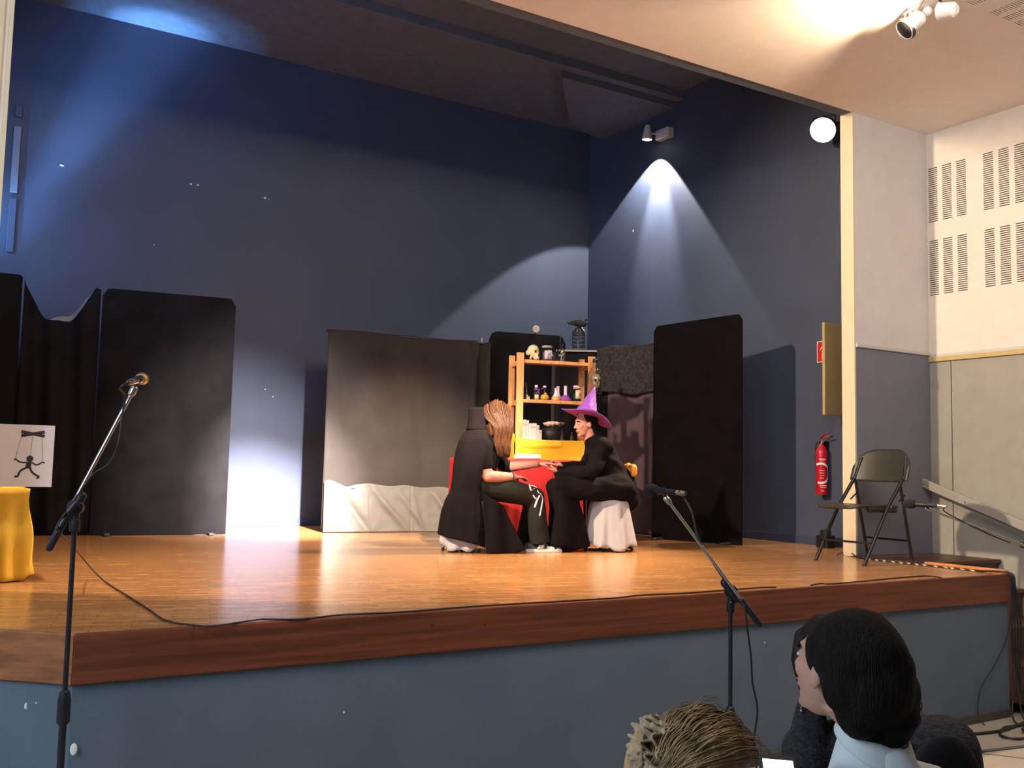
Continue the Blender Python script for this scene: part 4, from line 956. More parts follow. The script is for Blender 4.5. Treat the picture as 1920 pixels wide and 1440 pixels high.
# orange bow at the back of the waist
bc = wp(1174, 884, .02)
bw = MB()
for s in (-1, 1):
    bw.tube(curve([bc, bc+PB*s*.05+V((0, 0, .05))+PA*.02, bc+PB*s*.10+V((0, 0, .045))+PA*.03, bc+PB*s*.10+V((0, 0, -.03))+PA*.03, bc+PB*s*.04+V((0, 0, -.03))+PA*.02, bc], 6), [.012+.016*math.sin(PI*i/30) for i in range(31)], 8, flat=.45)
bw.ell(bc+PA*.022+V((0, 0, .015)), (.036, .045, .062))
bw.build('bow', 'orange_bow', t, smooth=True)
for s in (-1, 1): MB().tube([bc, bc+PB*s*.02+PA*.02+V((0, 0, -.06)), bc+PB*s*.03+PA*.035+V((0, 0, -.125))], [.012, .015, .014], 8, flat=.3).build('bow_tail', 'orange_bow', t, smooth=True)
# hat: tall crooked cone, wide drooping brim, dark sequinned upper brim
hb = wp(1100, 779, 0); tip = wp(1108, 727, 0); tdir = (wf*.80+V((0, 0, 1))*.0)
ha = (V((0, 0, 1))+PA*.10).normalized(); hx = PA; hy = ha.cross(hx).normalized()
HB = lambda x, y, z: hb+hx*x+hy*y+ha*z
n = 44
def brim(u, v):
    a = 2*PI*u; r = .088+.142*v
    x, y = r*math.cos(a)*1.0, r*math.sin(a)*.98
    z = -.035*(x/.2)+.010*math.sin(3*a+.5)*v
    if x > .06: z -= .075*((x-.06)/.17)**1.4*v
    if x < 0: z += .012*v*v
    return HB(x, y, z+.0)
hat = MB().grid(n, 8, brim).build('hat_brim', 'hat_under', t, smooth=True, solid=.006); part(hat, 'purple hat brim seen from below')
part(MB().grid(n, 8, lambda u, v: brim(u, .02+.99*v)+ha*.006).build('brim_top', 'hat_band', t, smooth=True, solid=.002), 'dark sequinned upper side of the hat brim')
rings = []
for j in range(15):
    v = j/14; r = .092*(1-v)**.92+.004; cx = .018*v+.030*v*v; cz = .012+.245*v
    rings.append([HB(cx+r*math.cos(2*PI*k/28)*(1+.05*math.sin(5*2*PI*k/28+9*v)), r*math.sin(2*PI*k/28)*(1+.05*math.sin(4*2*PI*k/28+7*v)), cz-.010*math.cos(2*PI*k/28)*(1-v)-.03*math.cos(2*PI*k/28)*(1-v)**3) for k in range(28)])
MB().loft(rings).build('hat_cone', 'hat_purple', t, smooth=True)
for k in range(9):
    a = k*.7; MB().tube([HB(.018*v+.03*v*v+(.094*(1-v)**.92+.004)*math.cos(a+v*3.0), (.094*(1-v)**.92+.004)*math.sin(a+v*3.0), .012+.245*v) for v in [i/12*.9+.02 for i in range(13)]], .0016, 5).build('web_thread', 'ribbon', t)
MB().tube([HB(.03, .0, .255), HB(-.03, .0, .22), HB(-.09, .01, .165)], .0012, 5).build('loose_thread', 'ribbon', t)
# ------------------------------------------------------------------ folding chair on the stage apron
fx, rx, ny, fy = 6.43, 7.05, 5.13, 5.65
t = thing('folding_chair', 'black plastic folding chair with metal legs at the right end of the stage', 'chair', ((fx+rx)/2, (ny+fy)/2, S))
bkx = 6.93
for y in (ny+.02, fy-.02):
    MB().tube([(fx, y, S+.004), (6.71, y, S+.44), (6.93, y, S+.70), (6.985, y+(.02 if y < 5.4 else -.02), S+.86)], .0150, 10).build('leg', 'chair_metal', t, smooth=2)
    MB().tube([(rx, y+(.022 if y < 5.4 else -.022), S+.004), (6.90, y+(.022 if y < 5.4 else -.022), S+.66)], .0135, 10).build('leg', 'chair_metal', t, smooth=2)
    MB().tube([(6.86, y, S+.50), (6.935, y, S+.55)], .006, 8).build('brace', 'chair_metal', t)
    MB().tube([(fx+.015, y, S+.03), (fx-.004, y, S+.001)], .015, 10).build('rubber_foot', 'rubber', t); MB().tube([(rx-.006, y+(.022 if y < 5.4 else -.022), S+.03), (rx, y+(.022 if y < 5.4 else -.022), S+.001)], .014, 10).build('rubber_foot', 'rubber', t)
    MB().ell((6.745, y-.012 if y < 5.4 else y+.012, S+.455), (.007, .005, .007)).build('rivet', 'chrome', t)
MB().tube([(6.515, ny+.02, S+.17), (6.515, fy-.02, S+.17)], .009, 8).build('cross_bar', 'chair_metal', t); MB().tube([(7.01, ny+.04, S+.18), (7.01, fy-.04, S+.18)], .009, 8).build('cross_bar', 'chair_metal', t)
def seatf(u, v):
    x = 6.37+u*.50; w = .225-.02*(1-u)-.05*max(0, (.14-u)/.14)**2; y = (ny+fy)/2+(v-.5)*2*w
    return V((x, y, S+.462-.020*math.sin(PI*u)*math.sin(PI*v)-.030*max(0, u-.75)-.018*max(0, .15-u)/.15))
MB().grid(24, 20, seatf).build('seat', 'chair_plastic', t, smooth=True, solid=.018)
MB().tube([(6.52, ny+.045, S+.437), (6.84, ny+.045, S+.430)], .024, 8).build('seat_bracket', 'chair_metal', t); MB().tube([(6.52, fy-.045, S+.437), (6.84, fy-.045, S+.430)], .014, 8).build('seat_bracket', 'chair_metal', t)
def backf(u, v):
    y = (ny+fy)/2+(u-.5)*.56; e_ = abs(u-.5)*2
    z0 = .665-.012*(1-e_**2); z1 = .925-.14*e_**5-.012*e_**2
    z = z0+(z1-z0)*v; x = 6.905+(z-.66)*.36+.045*(1-e_**2)
    return V((x, y, S+z))
MB().grid(28, 16, backf).build('backrest', 'chair_plastic', t, smooth=True, solid=.016)
# ------------------------------------------------------------------ fire extinguisher, sign, board, small floor lamp
p = V((XR-.075, 6.70, 1.535))
t = thing('fire_extinguisher', 'red fire extinguisher hung on the navy wall by the right jamb', 'extinguisher', tuple(p))
MB().lathe([(.052, 0), (.058, .008), (.058, .40), (.052, .44), (.030, .475), (.020, .485), (.020, .51)], p, 28).build('cylinder', 'red_paint', t, smooth=2)
MB().lathe([(.022, .505), (.022, .535), (.012, .54)], p, 16).build('valve', 'chrome', t, smooth=2)
MB().tube([p+V((.0, .02, .53)), p+V((-.01, -.06, .565)), p+V((-.01, -.12, .575))], .010, 8, flat=.6).build('handle', 'red_paint', t, smooth=True); MB().tube([p+V((.0, .02, .548)), p+V((-.01, -.05, .60)), p+V((-.01, -.085, .615))], .009, 8, flat=.6).build('lever', 'red_paint', t, smooth=True)
MB().tube(curve([p+V((0, .02, .525)), p+V((.0, .07, .50)), p+V((.0, .075, .40)), p+V((.0, .066, .20))], 6), .009, 8).build('hose', 'rubber', t, smooth=True); MB().tube([p+V((-.02, -.022, .525)), p+V((-.035, -.035, .525))], .014, 12).build('gauge', 'chrome', t)
MB().bb((XR-.022, 6.675, 1.98), (XR, 6.725, 2.06)).build('wall_bracket', 'chair_metal', t)
def cy(a, z, r=.0588): return p+V((math.cos(math.radians(a))*r, math.sin(math.radians(a))*r, z))
mb = MB()
for r0_, r1_ in ((.105, .085),):
    for k in range(40):
        q = -1.9+3.9*k/39; q2 = -1.9+3.9*(k+1)/39
        quad = [(math.cos(q)*r0_, math.sin(q)*r0_), (math.cos(q2)*r0_, math.sin(q2)*r0_), (math.cos(q2)*r1_, math.sin(q2)*r1_), (math.cos(q)*r1_, math.sin(q)*r1_)]
        mb.add([cy(-150+s_/.058*57.3, .21+z_) for s_, z_ in quad], [(0, 1, 2, 3)])
mb.build('label_ring', 'print_white', t, solid=.001)
for z, a0, a1, h in ((.345, -165, -95, .007), (.33, -150, -105, .004), (.085, -155, -85, .008), (.07, -150, -95, .004), (.035, -145, -115, .006), (.235, -160, -110, .004), (.21, -160, -115, .004), (.185, -158, -112, .004), (.16, -155, -118, .004)):
    n_ = max(3, int((a1-a0)/9)); mb = MB()
    for k in range(n_):
        b0 = a0+(a1-a0)*k/n_; b1 = b0+(a1-a0)/n_*.7; mb.add([cy(b0, z), cy(b1, z), cy(b1, z+h), cy(b0, z+h)], [(0, 1, 2, 3)])
    mb.build('label_text', 'print_white', t, solid=.0008)
t = thing('safety_sign', 'red and white fire extinguisher sign on the navy wall', 'sign', (XR, 6.66, 2.83))
y0, y1, z0, z1 = 6.815, 6.63, 2.86, 3.075
MB().bb((XR-.004, y1, z0), (XR, y0, z1)).build('plate', 'print_white', t); MB().bb((XR-.0055, y1+.008, z0+.008), (XR-.003, y0-.008, z1-.008)).build('red_field', 'sign_red', t)
yc_ = 6.722; X_ = XR-.0065
q = [(-.028, .03), (.028, .03), (.028, .115), (.018, .13), (-.018, .13), (-.028, .115)]; MB().prism([(X_, yc_-y, z0+z) for y, z in q], (.0015, 0, 0)).build('pictogram_body', 'print_white', t)
MB().bb((X_, yc_-.007, z0+.13), (X_+.0015, yc_+.007, z0+.15)).build('pictogram_neck', 'print_white', t); MB().tube([(X_+.001, yc_-.03, z0+.152), (X_+.001, yc_, z0+.157), (X_+.001, yc_+.035, z0+.15), (X_+.001, yc_+.05, z0+.125)], .005, 6, flat=.3, side=(1, 0, 0)).build('pictogram_handle', 'print_white', t)
t = thing('wall_cabinet', 'narrow tan board fixed out from the wall beside the jamb', 'board', (7.69, 6.50, 2.32))
MB().cbox((7.68, 6.50, 2.76), (.27, .03, .90), .003, None).build('board', 'tan_board', t); MB().bb((XR-.03, 6.50, 2.5), (XR, 6.53, 3.0)).build('fixing_strip', 'baseboard_navy', t)
p = V((7.62, 6.55, S))
t = thing('floor_uplight', 'small black uplight standing on the stage floor behind the jamb', 'lamp', tuple(p))
MB().cbox(p+V((0, 0, .06)), (.12, .14, .12), .012).build('housing', 'chair_metal', t); MB().lathe([(.045, 0), (.05, .004), (.05, .05), (.042, .055)], p+V((0, 0, .118)), 18).build('head', 'chair_metal', t, smooth=2); MB().ell(p+V((-.03, -.03, .175)), (.014, .014, .007)).build('lens', 'glass', t, smooth=True)
# ------------------------------------------------------------------ lamps
p = LAMP_R
t = thing('cone_spotlight', 'small cone-shaped spotlight on a wall arm near the stage corner', 'lamp', tuple(p+V((0, 0, -.03))))
axd = V((-.07, -.16, 1)).normalized()
MB().lathe([(.062, .02), (.066, .03), (.062, .05), (.038, .16), (.030, .19), (.012, .195)], p, 24, axd).build('shade', 'lamp_white', t, smooth=2)
MB().lathe([(.050, .012), (.058, .019)], p, 24, axd).build('lens', 'glow_small', t)
MB().tube([p+axd*.09, p+axd*.10+V((.14, -.06, .0))], .010, 8).build('arm', 'lamp_white', t)
bxp = V((XR-.02, p.y-.10, p.z+.09)); MB().cbox(bxp+V((-.03, -.02, 0)), (.10, .24, .12), .008).build('mount_box', 'lamp_white', t)
def flood(name, label, loc, aim, lens, cat='lamp'):
    d = (V(aim)-V(loc)).normalized(); t = thing(name, label, cat, tuple(loc))
    MB().lathe([(.03, -.22), (.08, -.18), (.105, -.03), (.128, -.01), (.128, .0)], loc, 24, d).build('housing', 'iron', t, smooth=2)
    MB().lathe([(.122, .001), (.118, .006)], loc, 24, d).build('lens', lens, t)
    s = d.orthogonal().normalized(); s = V((-d.y, d.x, 0)).normalized()
    MB().tube([loc-d*.06+s*.10, loc-d*.06+s*.11+V((0, 0, .12)), loc-d*.06-s*.11+V((0, 0, .12)), loc-d*.06-s*.10], .008, 8).build('yoke', 'iron', t); return t, d
t, d = flood('flood_lamp', 'glaring round floodlight at the top right of the stage opening', LAMP_B+V((.02, 0, 0)), (2.6, 4.2, 1.5), 'glow_warm')
MB().tube([LAMP_B-d*.06+V((0, 0, .12)), V((XR, LAMP_B.y+.05, LAMP_B.z+.14))], .012, 8).build('wall_arm', 'iron', t)
MB().ell(V((JR-.01, 6.0, 5.13)), (.012, .012, .012)).build('cable_clip', 'brass', t)
# hall ceiling spots
p = atZ(1701, 52, 4.86); dd = V((-.45, .25, -.45)).normalized()
t = thing('ceiling_spot', 'silver par spotlight hanging below the hall ceiling', 'lamp', tuple(p))
MB().lathe([(.035, -.14), (.055, -.12), (.060, -.02), (.075, 0), (.075, .03), (.068, .03), (.06, .005)], p, 22, dd).build('can', 'silver_paint', t, smooth=2)
MB().lathe([(.077, .002), (.080, .004), (.080, .026), (.077, .028)], p, 22, dd).build('front_ring', 'iron', t, smooth=2)
MB().lathe([(.02, .0), (.035, .03), (.03, .05)], p-dd*.16, 14, -dd).build('rear_cap', 'silver_paint', t, smooth=2)
s = V((-dd.y, dd.x, 0)).normalized()
MB().prism([p+s*.085+V((0, 0, -.02)), p+s*.085+V((0, 0, .02)), p+s*.03+V((.02, 0, .13)), p-s*.03+V((.02, 0, .13)), p-s*.085+V((0, 0, .02)), p-s*.085+V((0, 0, -.02)), p-s*.078+V((0, 0, .015)), p-s*.03+V((.02, 0, .12)), p+s*.03+V((.02, 0, .12)), p+s*.078+V((0, 0, .015))], dd*.02).build('yoke', 'silver_paint', t)
MB().tube([p+V((.02, 0, .125)), V((p.x+.02, p.y, HC-.002))], .010, 8).build('stem', 'iron', t)
q2 = V((p.x-.08, p.y-.30, 4.95))
MB().tube(curve([p+V((0, 0, .06)), p+V((-.03, -.12, .10)), q2+V((0, .08, .03)), q2], 6), .006, 6).build('cord', 'iron', t)
p = V((5.70, 3.92, 4.83)); dd = V((-.08, .46, .10)).normalized()
t = thing('ceiling_spot', 'par spotlight at the top edge throwing light along the ceiling', 'lamp', tuple(p))
MB().lathe([(.03, -.12), (.05, -.10), (.055, -.01), (.06, .0)], p, 20, dd).build('can', 'silver_paint', t, smooth=2); MB().lathe([(.054, .001), (.052, .004)], p, 20, dd).build('lens', 'glow_small', t)
MB().tube([p, V((p.x+.02, p.y, HC-.002))], .012, 8).build('stem', 'iron', t); MB().ell(p+V((.03, 0, -.04)), (.02, .02, .02)).build('knob', 'silver_paint', t, smooth=True)
MB().tube([p+V((.04, .0, .0)), p+V((.12, .06, .02))], [.012, .016], 8, round_=True).build('clamp_handle', 'iron', t)
# ------------------------------------------------------------------ microphone stands
def mic_stand(label, joint, floorz, head, tail, micdir, mlabel, foam_, base_dir=0, knob=1, mcol='brass'):
    j = V(joint); h = V(head); ta = V(tail); bd = (h-ta).normalized(); base = V((j.x, j.y, floorz))
    t = thing('microphone_stand', label, 'microphone stand', tuple(base))
    cl = floorz+(j.z-floorz)*.52
    MB().tube([base+V((0, 0, .09)), V((j.x, j.y, cl))], .0135, 12).build('lower_tube', 'stand_black', t, smooth=2)
    MB().lathe([(.016, -.06), (.0235, -.05), (.0235, .03), (.018, .06), (.012, .065)], (j.x, j.y, cl), 16).build('clutch', 'stand_black', t, smooth=2)
    MB().tube([V((j.x, j.y, cl)), j+V((0, 0, -.04))], .0095, 12).build('upper_tube', 'black_metal', t, smooth=2)
    MB().lathe([(.017, 0), (.019, .01), (.019, .045), (.014, .05)], (j.x, j.y, j.z-.095), 14).build('collar', 'stand_black', t, smooth=2)
    sd_ = bd.cross(V((0, 0, 1))).normalized()
    MB().lathe([(.026, -.016), (.030, -.012), (.030, .012), (.026, .016)], j, 20, sd_).tube([j-bd*.045, j+bd*.045], [.019, .019], 10, round_=True).tube([j, j+V((0, 0, -.055))], [.017, .015], 10).build('swivel_joint', 'stand_black', t, smooth=2)
    MB().tube([j+sd_*.016, j+sd_*.05], [.007, .007], 8).tube([j+sd_*.045-bd*.03+V((0, 0, .01)), j+sd_*.045+bd*.03+V((0, 0, -.01))], .008, 8, round_=True).build('knob', 'stand_black', t)
    MB().tube([ta+bd*.09, h], .0072, 10).build('boom', 'chrome', t, smooth=2)
    MB().tube([ta, ta+bd*.13], .0145, 12, round_=True).build('counterweight', 'black_metal', t, smooth=2)
    cp = h+bd*.02; md = V(micdir).normalized()
    MB().lathe([(.011, -.01), (.014, .0), (.014, .025), (.010, .03)], h, 14, bd).build('boom_tip', 'chrome', t, smooth=2)
    m0 = h+bd*.045+V((0, 0, .012)); MB().tube([h+bd*.02, m0], .008, 8).tube([m0-md*.02, m0+md*.035], .016, 12).build('mic_clip', 'stand_black', t, smooth=2)
    for k in range(3):
        a = base_dir+k*2*PI/3; d = V((math.cos(a), math.sin(a), 0)); MB().tube([base+V((0, 0, .10)), base+d*.30+V((0, 0, .012))], .0085, 8).build('leg', 'stand_black', t, smooth=2)
        MB().ell(base+d*.30+V((0, 0, .012)), (.014, .014, .011)).build('rubber_foot', 'rubber', t, smooth=True)
    MB().lathe([(.02, .075), (.026, .085), (.026, .115), (.018, .13)], base, 14).build('leg_hub', 'stand_black', t, smooth=2)
    m = thing('microphone', mlabel, 'microphone', tuple(m0))
    MB().lathe([(.010, -.10), (.011, -.09), (.017, .04), (.0185, .06)], m0, 16, md).build('handle', 'black_metal' if foam_ else 'chrome', m, smooth=2)
    if foam_: MB().lathe([(.018, .04), (.026, .05), (.030, .075), (.027, .10), (.015, .118), (.004, .121)], m0, 18, md).build('foam_windshield', 'foam', m, smooth=True)
    else: MB().lathe([(.0185, .055), (.023, .065), (.025, .085), (.022, .105), (.010, .117), (.002, .119)], m0, 16, md).build('grille', 'brass', m, smooth=True)
    MB().lathe([(.019, .046), (.0215, .050), (.0215, .058), (.019, .062)], m0, 16, md).build('ring', mcol, m, smooth=2)
    MB().lathe([(.0095, -.15), (.011, -.145), (.011, -.10), (.012, -.098)], m0, 12, md).build('connector', 'chrome', m, smooth=2); MB().lathe([(.0122, -.125), (.0122, -.112)], m0, 12, md).build('connector_ring', mcol, m, smooth=2)
    return t, m0-md*.15
def cable(name, label, pts, r=.0035, n=8):
    o = MB().tube(curve(pts, n), r, 6).build(name, 'cable', smooth=True); return tag(o, label, 'cable')
D = 3.72
j = atD(142, 950, D); t1, e1 = mic_stand('black microphone stand in front of the left stage corner', j, 0, atD(247, 738, D+.05), atD(93, 1027, D-.04), V(rt)*.20+ray(250, 715).normalized()*.95+V((0, 0, .06)), 'silver and gold microphone on the left boom stand', False, .4)
cable('microphone_cable', 'thin black cable hanging from the left microphone to the stage floor', [e1, e1-rt*.03+V((0, 0, -.02)), atD(234, 745, D+.03), atD(228, 785, D+.02), atD(222, 830, D), atD(205, 868, D), atD(180, 885, D), atD(165, 900, D-.03), atD(125, 960, D-.04), atD(108, 985, D-.02), atD(113, 1000, D+.02), atZ(145, 1035, S+.18), atZ(190, 1085, S+.02), atZ(235, 1115, S+.006), atZ(275, 1140, S+.006), atZ(310, 1163, S+.006), atZ(360, 1172, S+.006), atZ(400, 1174, S+.006), atZ(440, 1168, S+.006), atZ(490, 1161, S+.006)], .0042)
cable('floor_cable', 'black cable lying along the front edge of the stage', [atZ(490, 1161, S+.006), atZ(560, 1161, S+.005), atZ(640, 1153, S+.005), atZ(760, 1147, S+.005), atZ(900, 1136, S+.005), atZ(1140, 1122, S+.005), atZ(1200, 1116, S+.005), atZ(1300, 1111, S+.005), atZ(1420, 1102, S+.005), atZ(1455, 1101, S+.005)], .0045)
cable('floor_cable', 'short black cable end by the chair on the stage edge', [atZ(1520, 1097, S+.005), atZ(1540, 1094, S+.005), atZ(1570, 1094, S+.005), atZ(1700, 1082, S+.005), atZ(1740, 1080, S+.005), atZ(1765, 1083, S+.005)], .0045)
D = 4.45
j = atD(1370, 1108, D); t2, e2 = mic_stand('black microphone stand in front of the stage centre', j, 0, atD(1254, 941, D+.06), atD(1424, 1171, D-.05), -V(rt)*.62+ray(1240, 920).normalized()*.78+V((0, 0, .06)), 'foam-covered microphone on the centre boom stand', True, .9)
cable('microphone_cable', 'black cable hanging from the centre microphone down to the floor', [e2, atD(1280, 930, D+.1), atD(1297, 960, D+.06), atD(1306, 1000, D+.03), atD(1316, 1022, D+.02), atD(1345, 1068, D+.02), atD(1380, 1118, D-.02), atD(1396, 1140, D-.05), atD(1400, 1170, D-.06), atD(1408, 1230, D-.06), atD(1411, 1280, D-.06), atD(1420, 1330, D-.06), atD(1414, 1390, D-.06), atD(1418, 1440, D-.06), V((atD(1418, 1440, D-.06).x, atD(1418, 1440, D-.06).y, .006))], .0045)
D = 6.15
j = atD(1930, 1026, D); t3, e3 = mic_stand('black microphone stand at the right picture edge behind the steps', V((j.x, j.y, j.z)), 0, atD(1742, 955, D+.05), atD(1990, 1050, D-.05), -V(rt)*.8+ray(1720, 950).normalized()*.6+V((0, 0, .06)), 'dark microphone pointing at the chair from the right', True, 2.0)
cable('microphone_cable', 'thin dark cable running along the right microphone boom', [e3, atD(1770, 958, D), atD(1800, 975, D), atD(1850, 1000, D), atD(1895, 1018, D)], .0035)
# cables by the jamb and the heap on the hall floor
cable('jamb_cable', 'black cable loop on the stage floor at the foot of the jamb', [atZ(1570, 1040, S+.006), atZ(1590, 1033, S+.03), atZ(1603, 1042, S+.01), atZ(1618, 1047, S+.006), atZ(1640, 1050, S+.006)], .006)
rnd = random.Random(9)
p = V((7.02, 4.30, S))
for k in range(4):
    x = 7.0+.008*k; cable('hanging_cable', ('first', 'second', 'third', 'fourth')[k]+' of the black cables falling down the stage end from the left', [(6.96-.02*k, 4.45+.02*k, S+.008), (x-.02, 4.31, S+.008), (x-.01, 4.295-.006*k, S-.10), (x-.02+.02*k, 4.29-.006*k, .62), (x+.01*k, 4.29-.005*k, .35-.05*k), (x-.12+.06*k, 4.24-.03*k, .05), (x-.2+.05*k, 4.15-.05*k, .010)], .0055)
for k in range(6):
    c = V((6.60+.18*k-.05*(k % 2), 4.02-.10*(k % 3), .010+.009*(k % 3))); r = .12+.05*rnd.random(); pts = []
    for q in range(15): a = q*.85+k; rr = r*(1+.25*math.sin(q*1.7+k)); pts.append(c+V((math.cos(a)*rr*1.5, math.sin(a)*rr*.8, .004*(q % 2))))
    cable('coiled_cable', ('leftmost tangle', 'second tangle', 'third tangle', 'fourth tangle', 'fifth tangle', 'rightmost tangle')[k]+' of black cable on the hall floor by the steps', pts, .006, 6)
cable('floor_cable', 'thick straight black cable along the foot of the stage front', [(6.0, 4.2, .010), (6.5, 4.10, .010), (7.0, 4.16, .010), (7.6, 4.05, .010)], .011)
cable('wall_cable', 'thin cable drooping down the stage front beside the steps', [(6.99, 4.295, .75), (6.93, 4.312, .55), (6.78, 4.314, .38), (6.62, 4.314, .24), (6.58, 4.312, .07), (6.56, 4.25, .008)], .004)
# strip added for a blue reflection, at the far left of the back wall
t = thing('reflection_strip', 'pale vertical strip standing in for a blue reflection beside the left jamb', 'strip', (.78, YB-.03, 3.9))
MB().bb((.735, YB-.03, 4.35), (.80, YB-.002, 5.02)).build('upper_strip', 'grey_wall', t, bevel=.004); MB().bb((.735, YB-.03, 3.75), (.80, YB-.002, 4.29)).build('lower_strip', 'navy_wall', t, bevel=.004)
MB().bb((.735, YB-.03, 5.12), (.80, YB-.002, 5.24)).build('end_strip', 'navy_wall', t, bevel=.004)
# ------------------------------------------------------------------ audience in the foreground
def frame(f, u=(0, 0, 1)):
    f = V(f).normalized(); u = V(u); u = (u-f*u.dot(f)).normalized(); s = u.cross(f); return f, s, u, Matrix((f, s, u)).transposed()
def seated(mb, hip, f, s, k=1.0):
    """thighs, shins and feet below the picture edge so that the sitter rests on the floor"""
    for q in (-1, 1):
        h = hip+s*q*.09; kn = h+f*.42*k+V((0, 0, .02)); an = V((kn.x, kn.y, .07))
        mb.tube([h, kn], [.085, .065], 12, round_=True).tube([kn, an], [.06, .045], 12, round_=True).tube([an+V((0, 0, -.03)), an+f*.16+V((0, 0, -.04))], [.04, .03], 10, round_=True)
def strands(name, mat_, t, n, fn, r, seed):
    rnd = random.Random(seed); mb = MB()
    for k in range(n):
        P_ = curve(fn(k/n, rnd), 4); m = len(P_); mb.tube(P_, [r*(1-.75*abs(2*i/(m-1)-1)**3) for i in range(m)], 4)
    o = mb.build(name, mat_, t, smooth=True); o['kind'] = 'stuff'; return o
# ---- woman with dark hair and white shirt
DW = 2.30
hc = atD(1568, 1254, DW); f, s, u, M = frame((.03, .97, .16), (.06, -.05, 1))
hip = V((hc.x+.16, hc.y-.12, .50))
t = thing('person', 'person with dark pinned-up hair and a white collared shirt in the foreground, seen from behind', 'person', (hip.x, hip.y, 0))
mb = MB(); H, Mh = head(mb, hc, f, u, 1.0, neck=False)
nb = atD(1642, 1368, DW-.02)
mb.tube([H(-.02, 0, -.05), nb.lerp(H(-.03, 0, -.06), .4), nb+V((0, 0, -.02)), nb+V((0, 0, -.08))], [.055, .053, .060, .066], 16)
mb.tube([nb+V((0, 0, -.02)), nb+V((0, 0, -.10))], [.05, .05], 16)
fuse(mb, 'body', 'skin_b', t, .0065, 3)
face_bits(H, Mh, 1.0, t)
mb = MB().tube([nb+V((0, 0, -.03)), nb+V((0, 0, -.10)), nb+V((0, 0, -.19)), nb.lerp(hip, .6), hip], [.078, .115, .16, .155, .17], 20)
shl, shr = nb-f*.01+s*.175+V((0, 0, -.175)), nb-f*.02-s*.175+V((0, 0, -.165))
mb.tube([shl, nb+V((0, 0, -.105)), shr], [.065, .095, .068], 16, round_=True)
for q, sh_ in ((1, shl), (-1, shr)):
    el = sh_+s*q*.05+V((0, 0, -.27)); mb.tube([sh_, el, el+f*.2+V((0, 0, .03))], [.068, .058, .048], 14, round_=True)
so, sm = fuse(mb, 'shirt', 'shirt', t, .011, 4)
nr = [v.normal.copy() for v in so.data.vertices]
for v, nn in zip(so.data.vertices, nr): v.co = v.co+nn*(.010*math.sin(v.co.x*34+v.co.z*16)*max(0, min(1, (v.co.z-.4)*3))+.006*nz(v.co.x*12, v.co.y*12, v.co.z*12))
def colr(uu, v):
    a = math.radians(35+290*uu); r = .072+.020*v; p = nb+V((0, 0, .012-.055*v+.028*math.cos(a-PI)*-1))+(f*math.cos(a)+s*math.sin(a))*r; return p
MB().grid(40, 6, colr).build('collar', 'shirt', t, smooth=True, solid=.005)
mb = MB(); seated(mb, hip, f, s); mb.ell(hip, (.16, .18, .12)); fuse(mb, 'trousers', 'coat_black', t, .014, 3)
mb = MB()
mb.ell(H(-.045, -.004, .050), (.118, .106, .108), Mh, 24, 16).ell(H(-.085, -.02, .0), (.095, .108, .11), Mh, 20, 12)
mb.ell(H(-.015, .062, .050), (.062, .034, .046), Mh).ell(H(-.072, .068, .0), (.045, .032, .07), Mh)
bun = atD(1650, 1330, DW-.03)
mb.ell(bun, (.088, .085, .080)).ell(atD(1610, 1335, DW-.08), (.05, .05, .06)).ell(atD(1676, 1296, DW-.02), (.058, .06, .075)).ell(atD(1648, 1362, DW-.03), (.075, .07, .05))
ho, hm = fuse(mb, 'hair', 'hair_dark', t, .008, 4)
nr = [v.normal.copy() for v in ho.data.vertices]
for v, nn in zip(ho.data.vertices, nr): v.co = v.co+nn*(.008*nz(v.co.x*13, v.co.y*13, v.co.z*13)+.0015*nz(v.co.x*70, v.co.y*70, v.co.z*40))
def wst(q, rnd):
    a = rnd.uniform(-1.1, 1.1); b = rnd.uniform(.2, 2.6)
    P_ = []
    for k in range(5):
        th = .95+b*.25+k*.30; r = .121+.004*rnd.random(); y = math.sin(a)*.10
        P_.append(H(-.04+r*math.cos(th)*1.0, y*(1+.1*k), .045+r*math.sin(th)*.95*math.cos(a*.6)))
    return P_
def bst(q, rnd):
    a = rnd.uniform(0, 6.28); e = rnd.uniform(-1, 1); P_ = []
    for k in range(5):
        w_ = a+k*.45; P_.append(bun+V((math.cos(w_)*math.cos(e)*.092, math.sin(w_)*math.cos(e)*.090, math.sin(e+k*.1)*.084)))
    return P_
strands('bun_strands', 'hair_dark', t, 60, bst, .0012, 8)
# ---- person in dark knit beyond her
DK = 2.95
hc = atD(1552, 1232, DK); f, s, u, M = frame((.30, .95, .05))
nb = atD(1625, 1365, DK); hip = V((nb.x+.03, nb.y-.05, .50))
t = thing('person', 'person in a dark knitted jumper, mostly hidden behind the white-shirted one', 'person', (hip.x, hip.y, 0))
mb = MB(); H, Mh = head(mb, hc, f, u, 1.0); mb.tube([H(-.03, 0, -.06), nb], [.056, .062], 14).tube([nb, hip], [.08, .12], 14)
fuse(mb, 'body', 'skin_b', t, .008, 3); face_bits(H, Mh, 1.0, t)
mb = MB().tube([nb+V((0, 0, -.04)), nb+V((0, 0, -.14)), nb.lerp(hip, .6), hip], [.10, .165, .16, .17], 18)
A, B = atD(1512, 1405, DK+.02), atD(1772, 1405, DK-.05)
mb.tube([A, nb+V((0, 0, -.06)), B], [.075, .10, .10], 16, round_=True).tube([A, A+V((-.02, 0, -.3))], [.075, .06], 14, round_=True).tube([B, B+V((.06, -.03, -.3))], [.10, .075], 14, round_=True)
mb.tube([atD(1520, 1330, DK-.02), atD(1515, 1420, DK-.02)], [.045, .07], 12, round_=True)
fuse(mb, 'jumper', 'knit', t, .012, 4)
mb = MB(); seated(mb, hip, f, s); mb.ell(hip, (.16, .18, .12)); fuse(mb, 'trousers', 'coat_black', t, .014, 3)
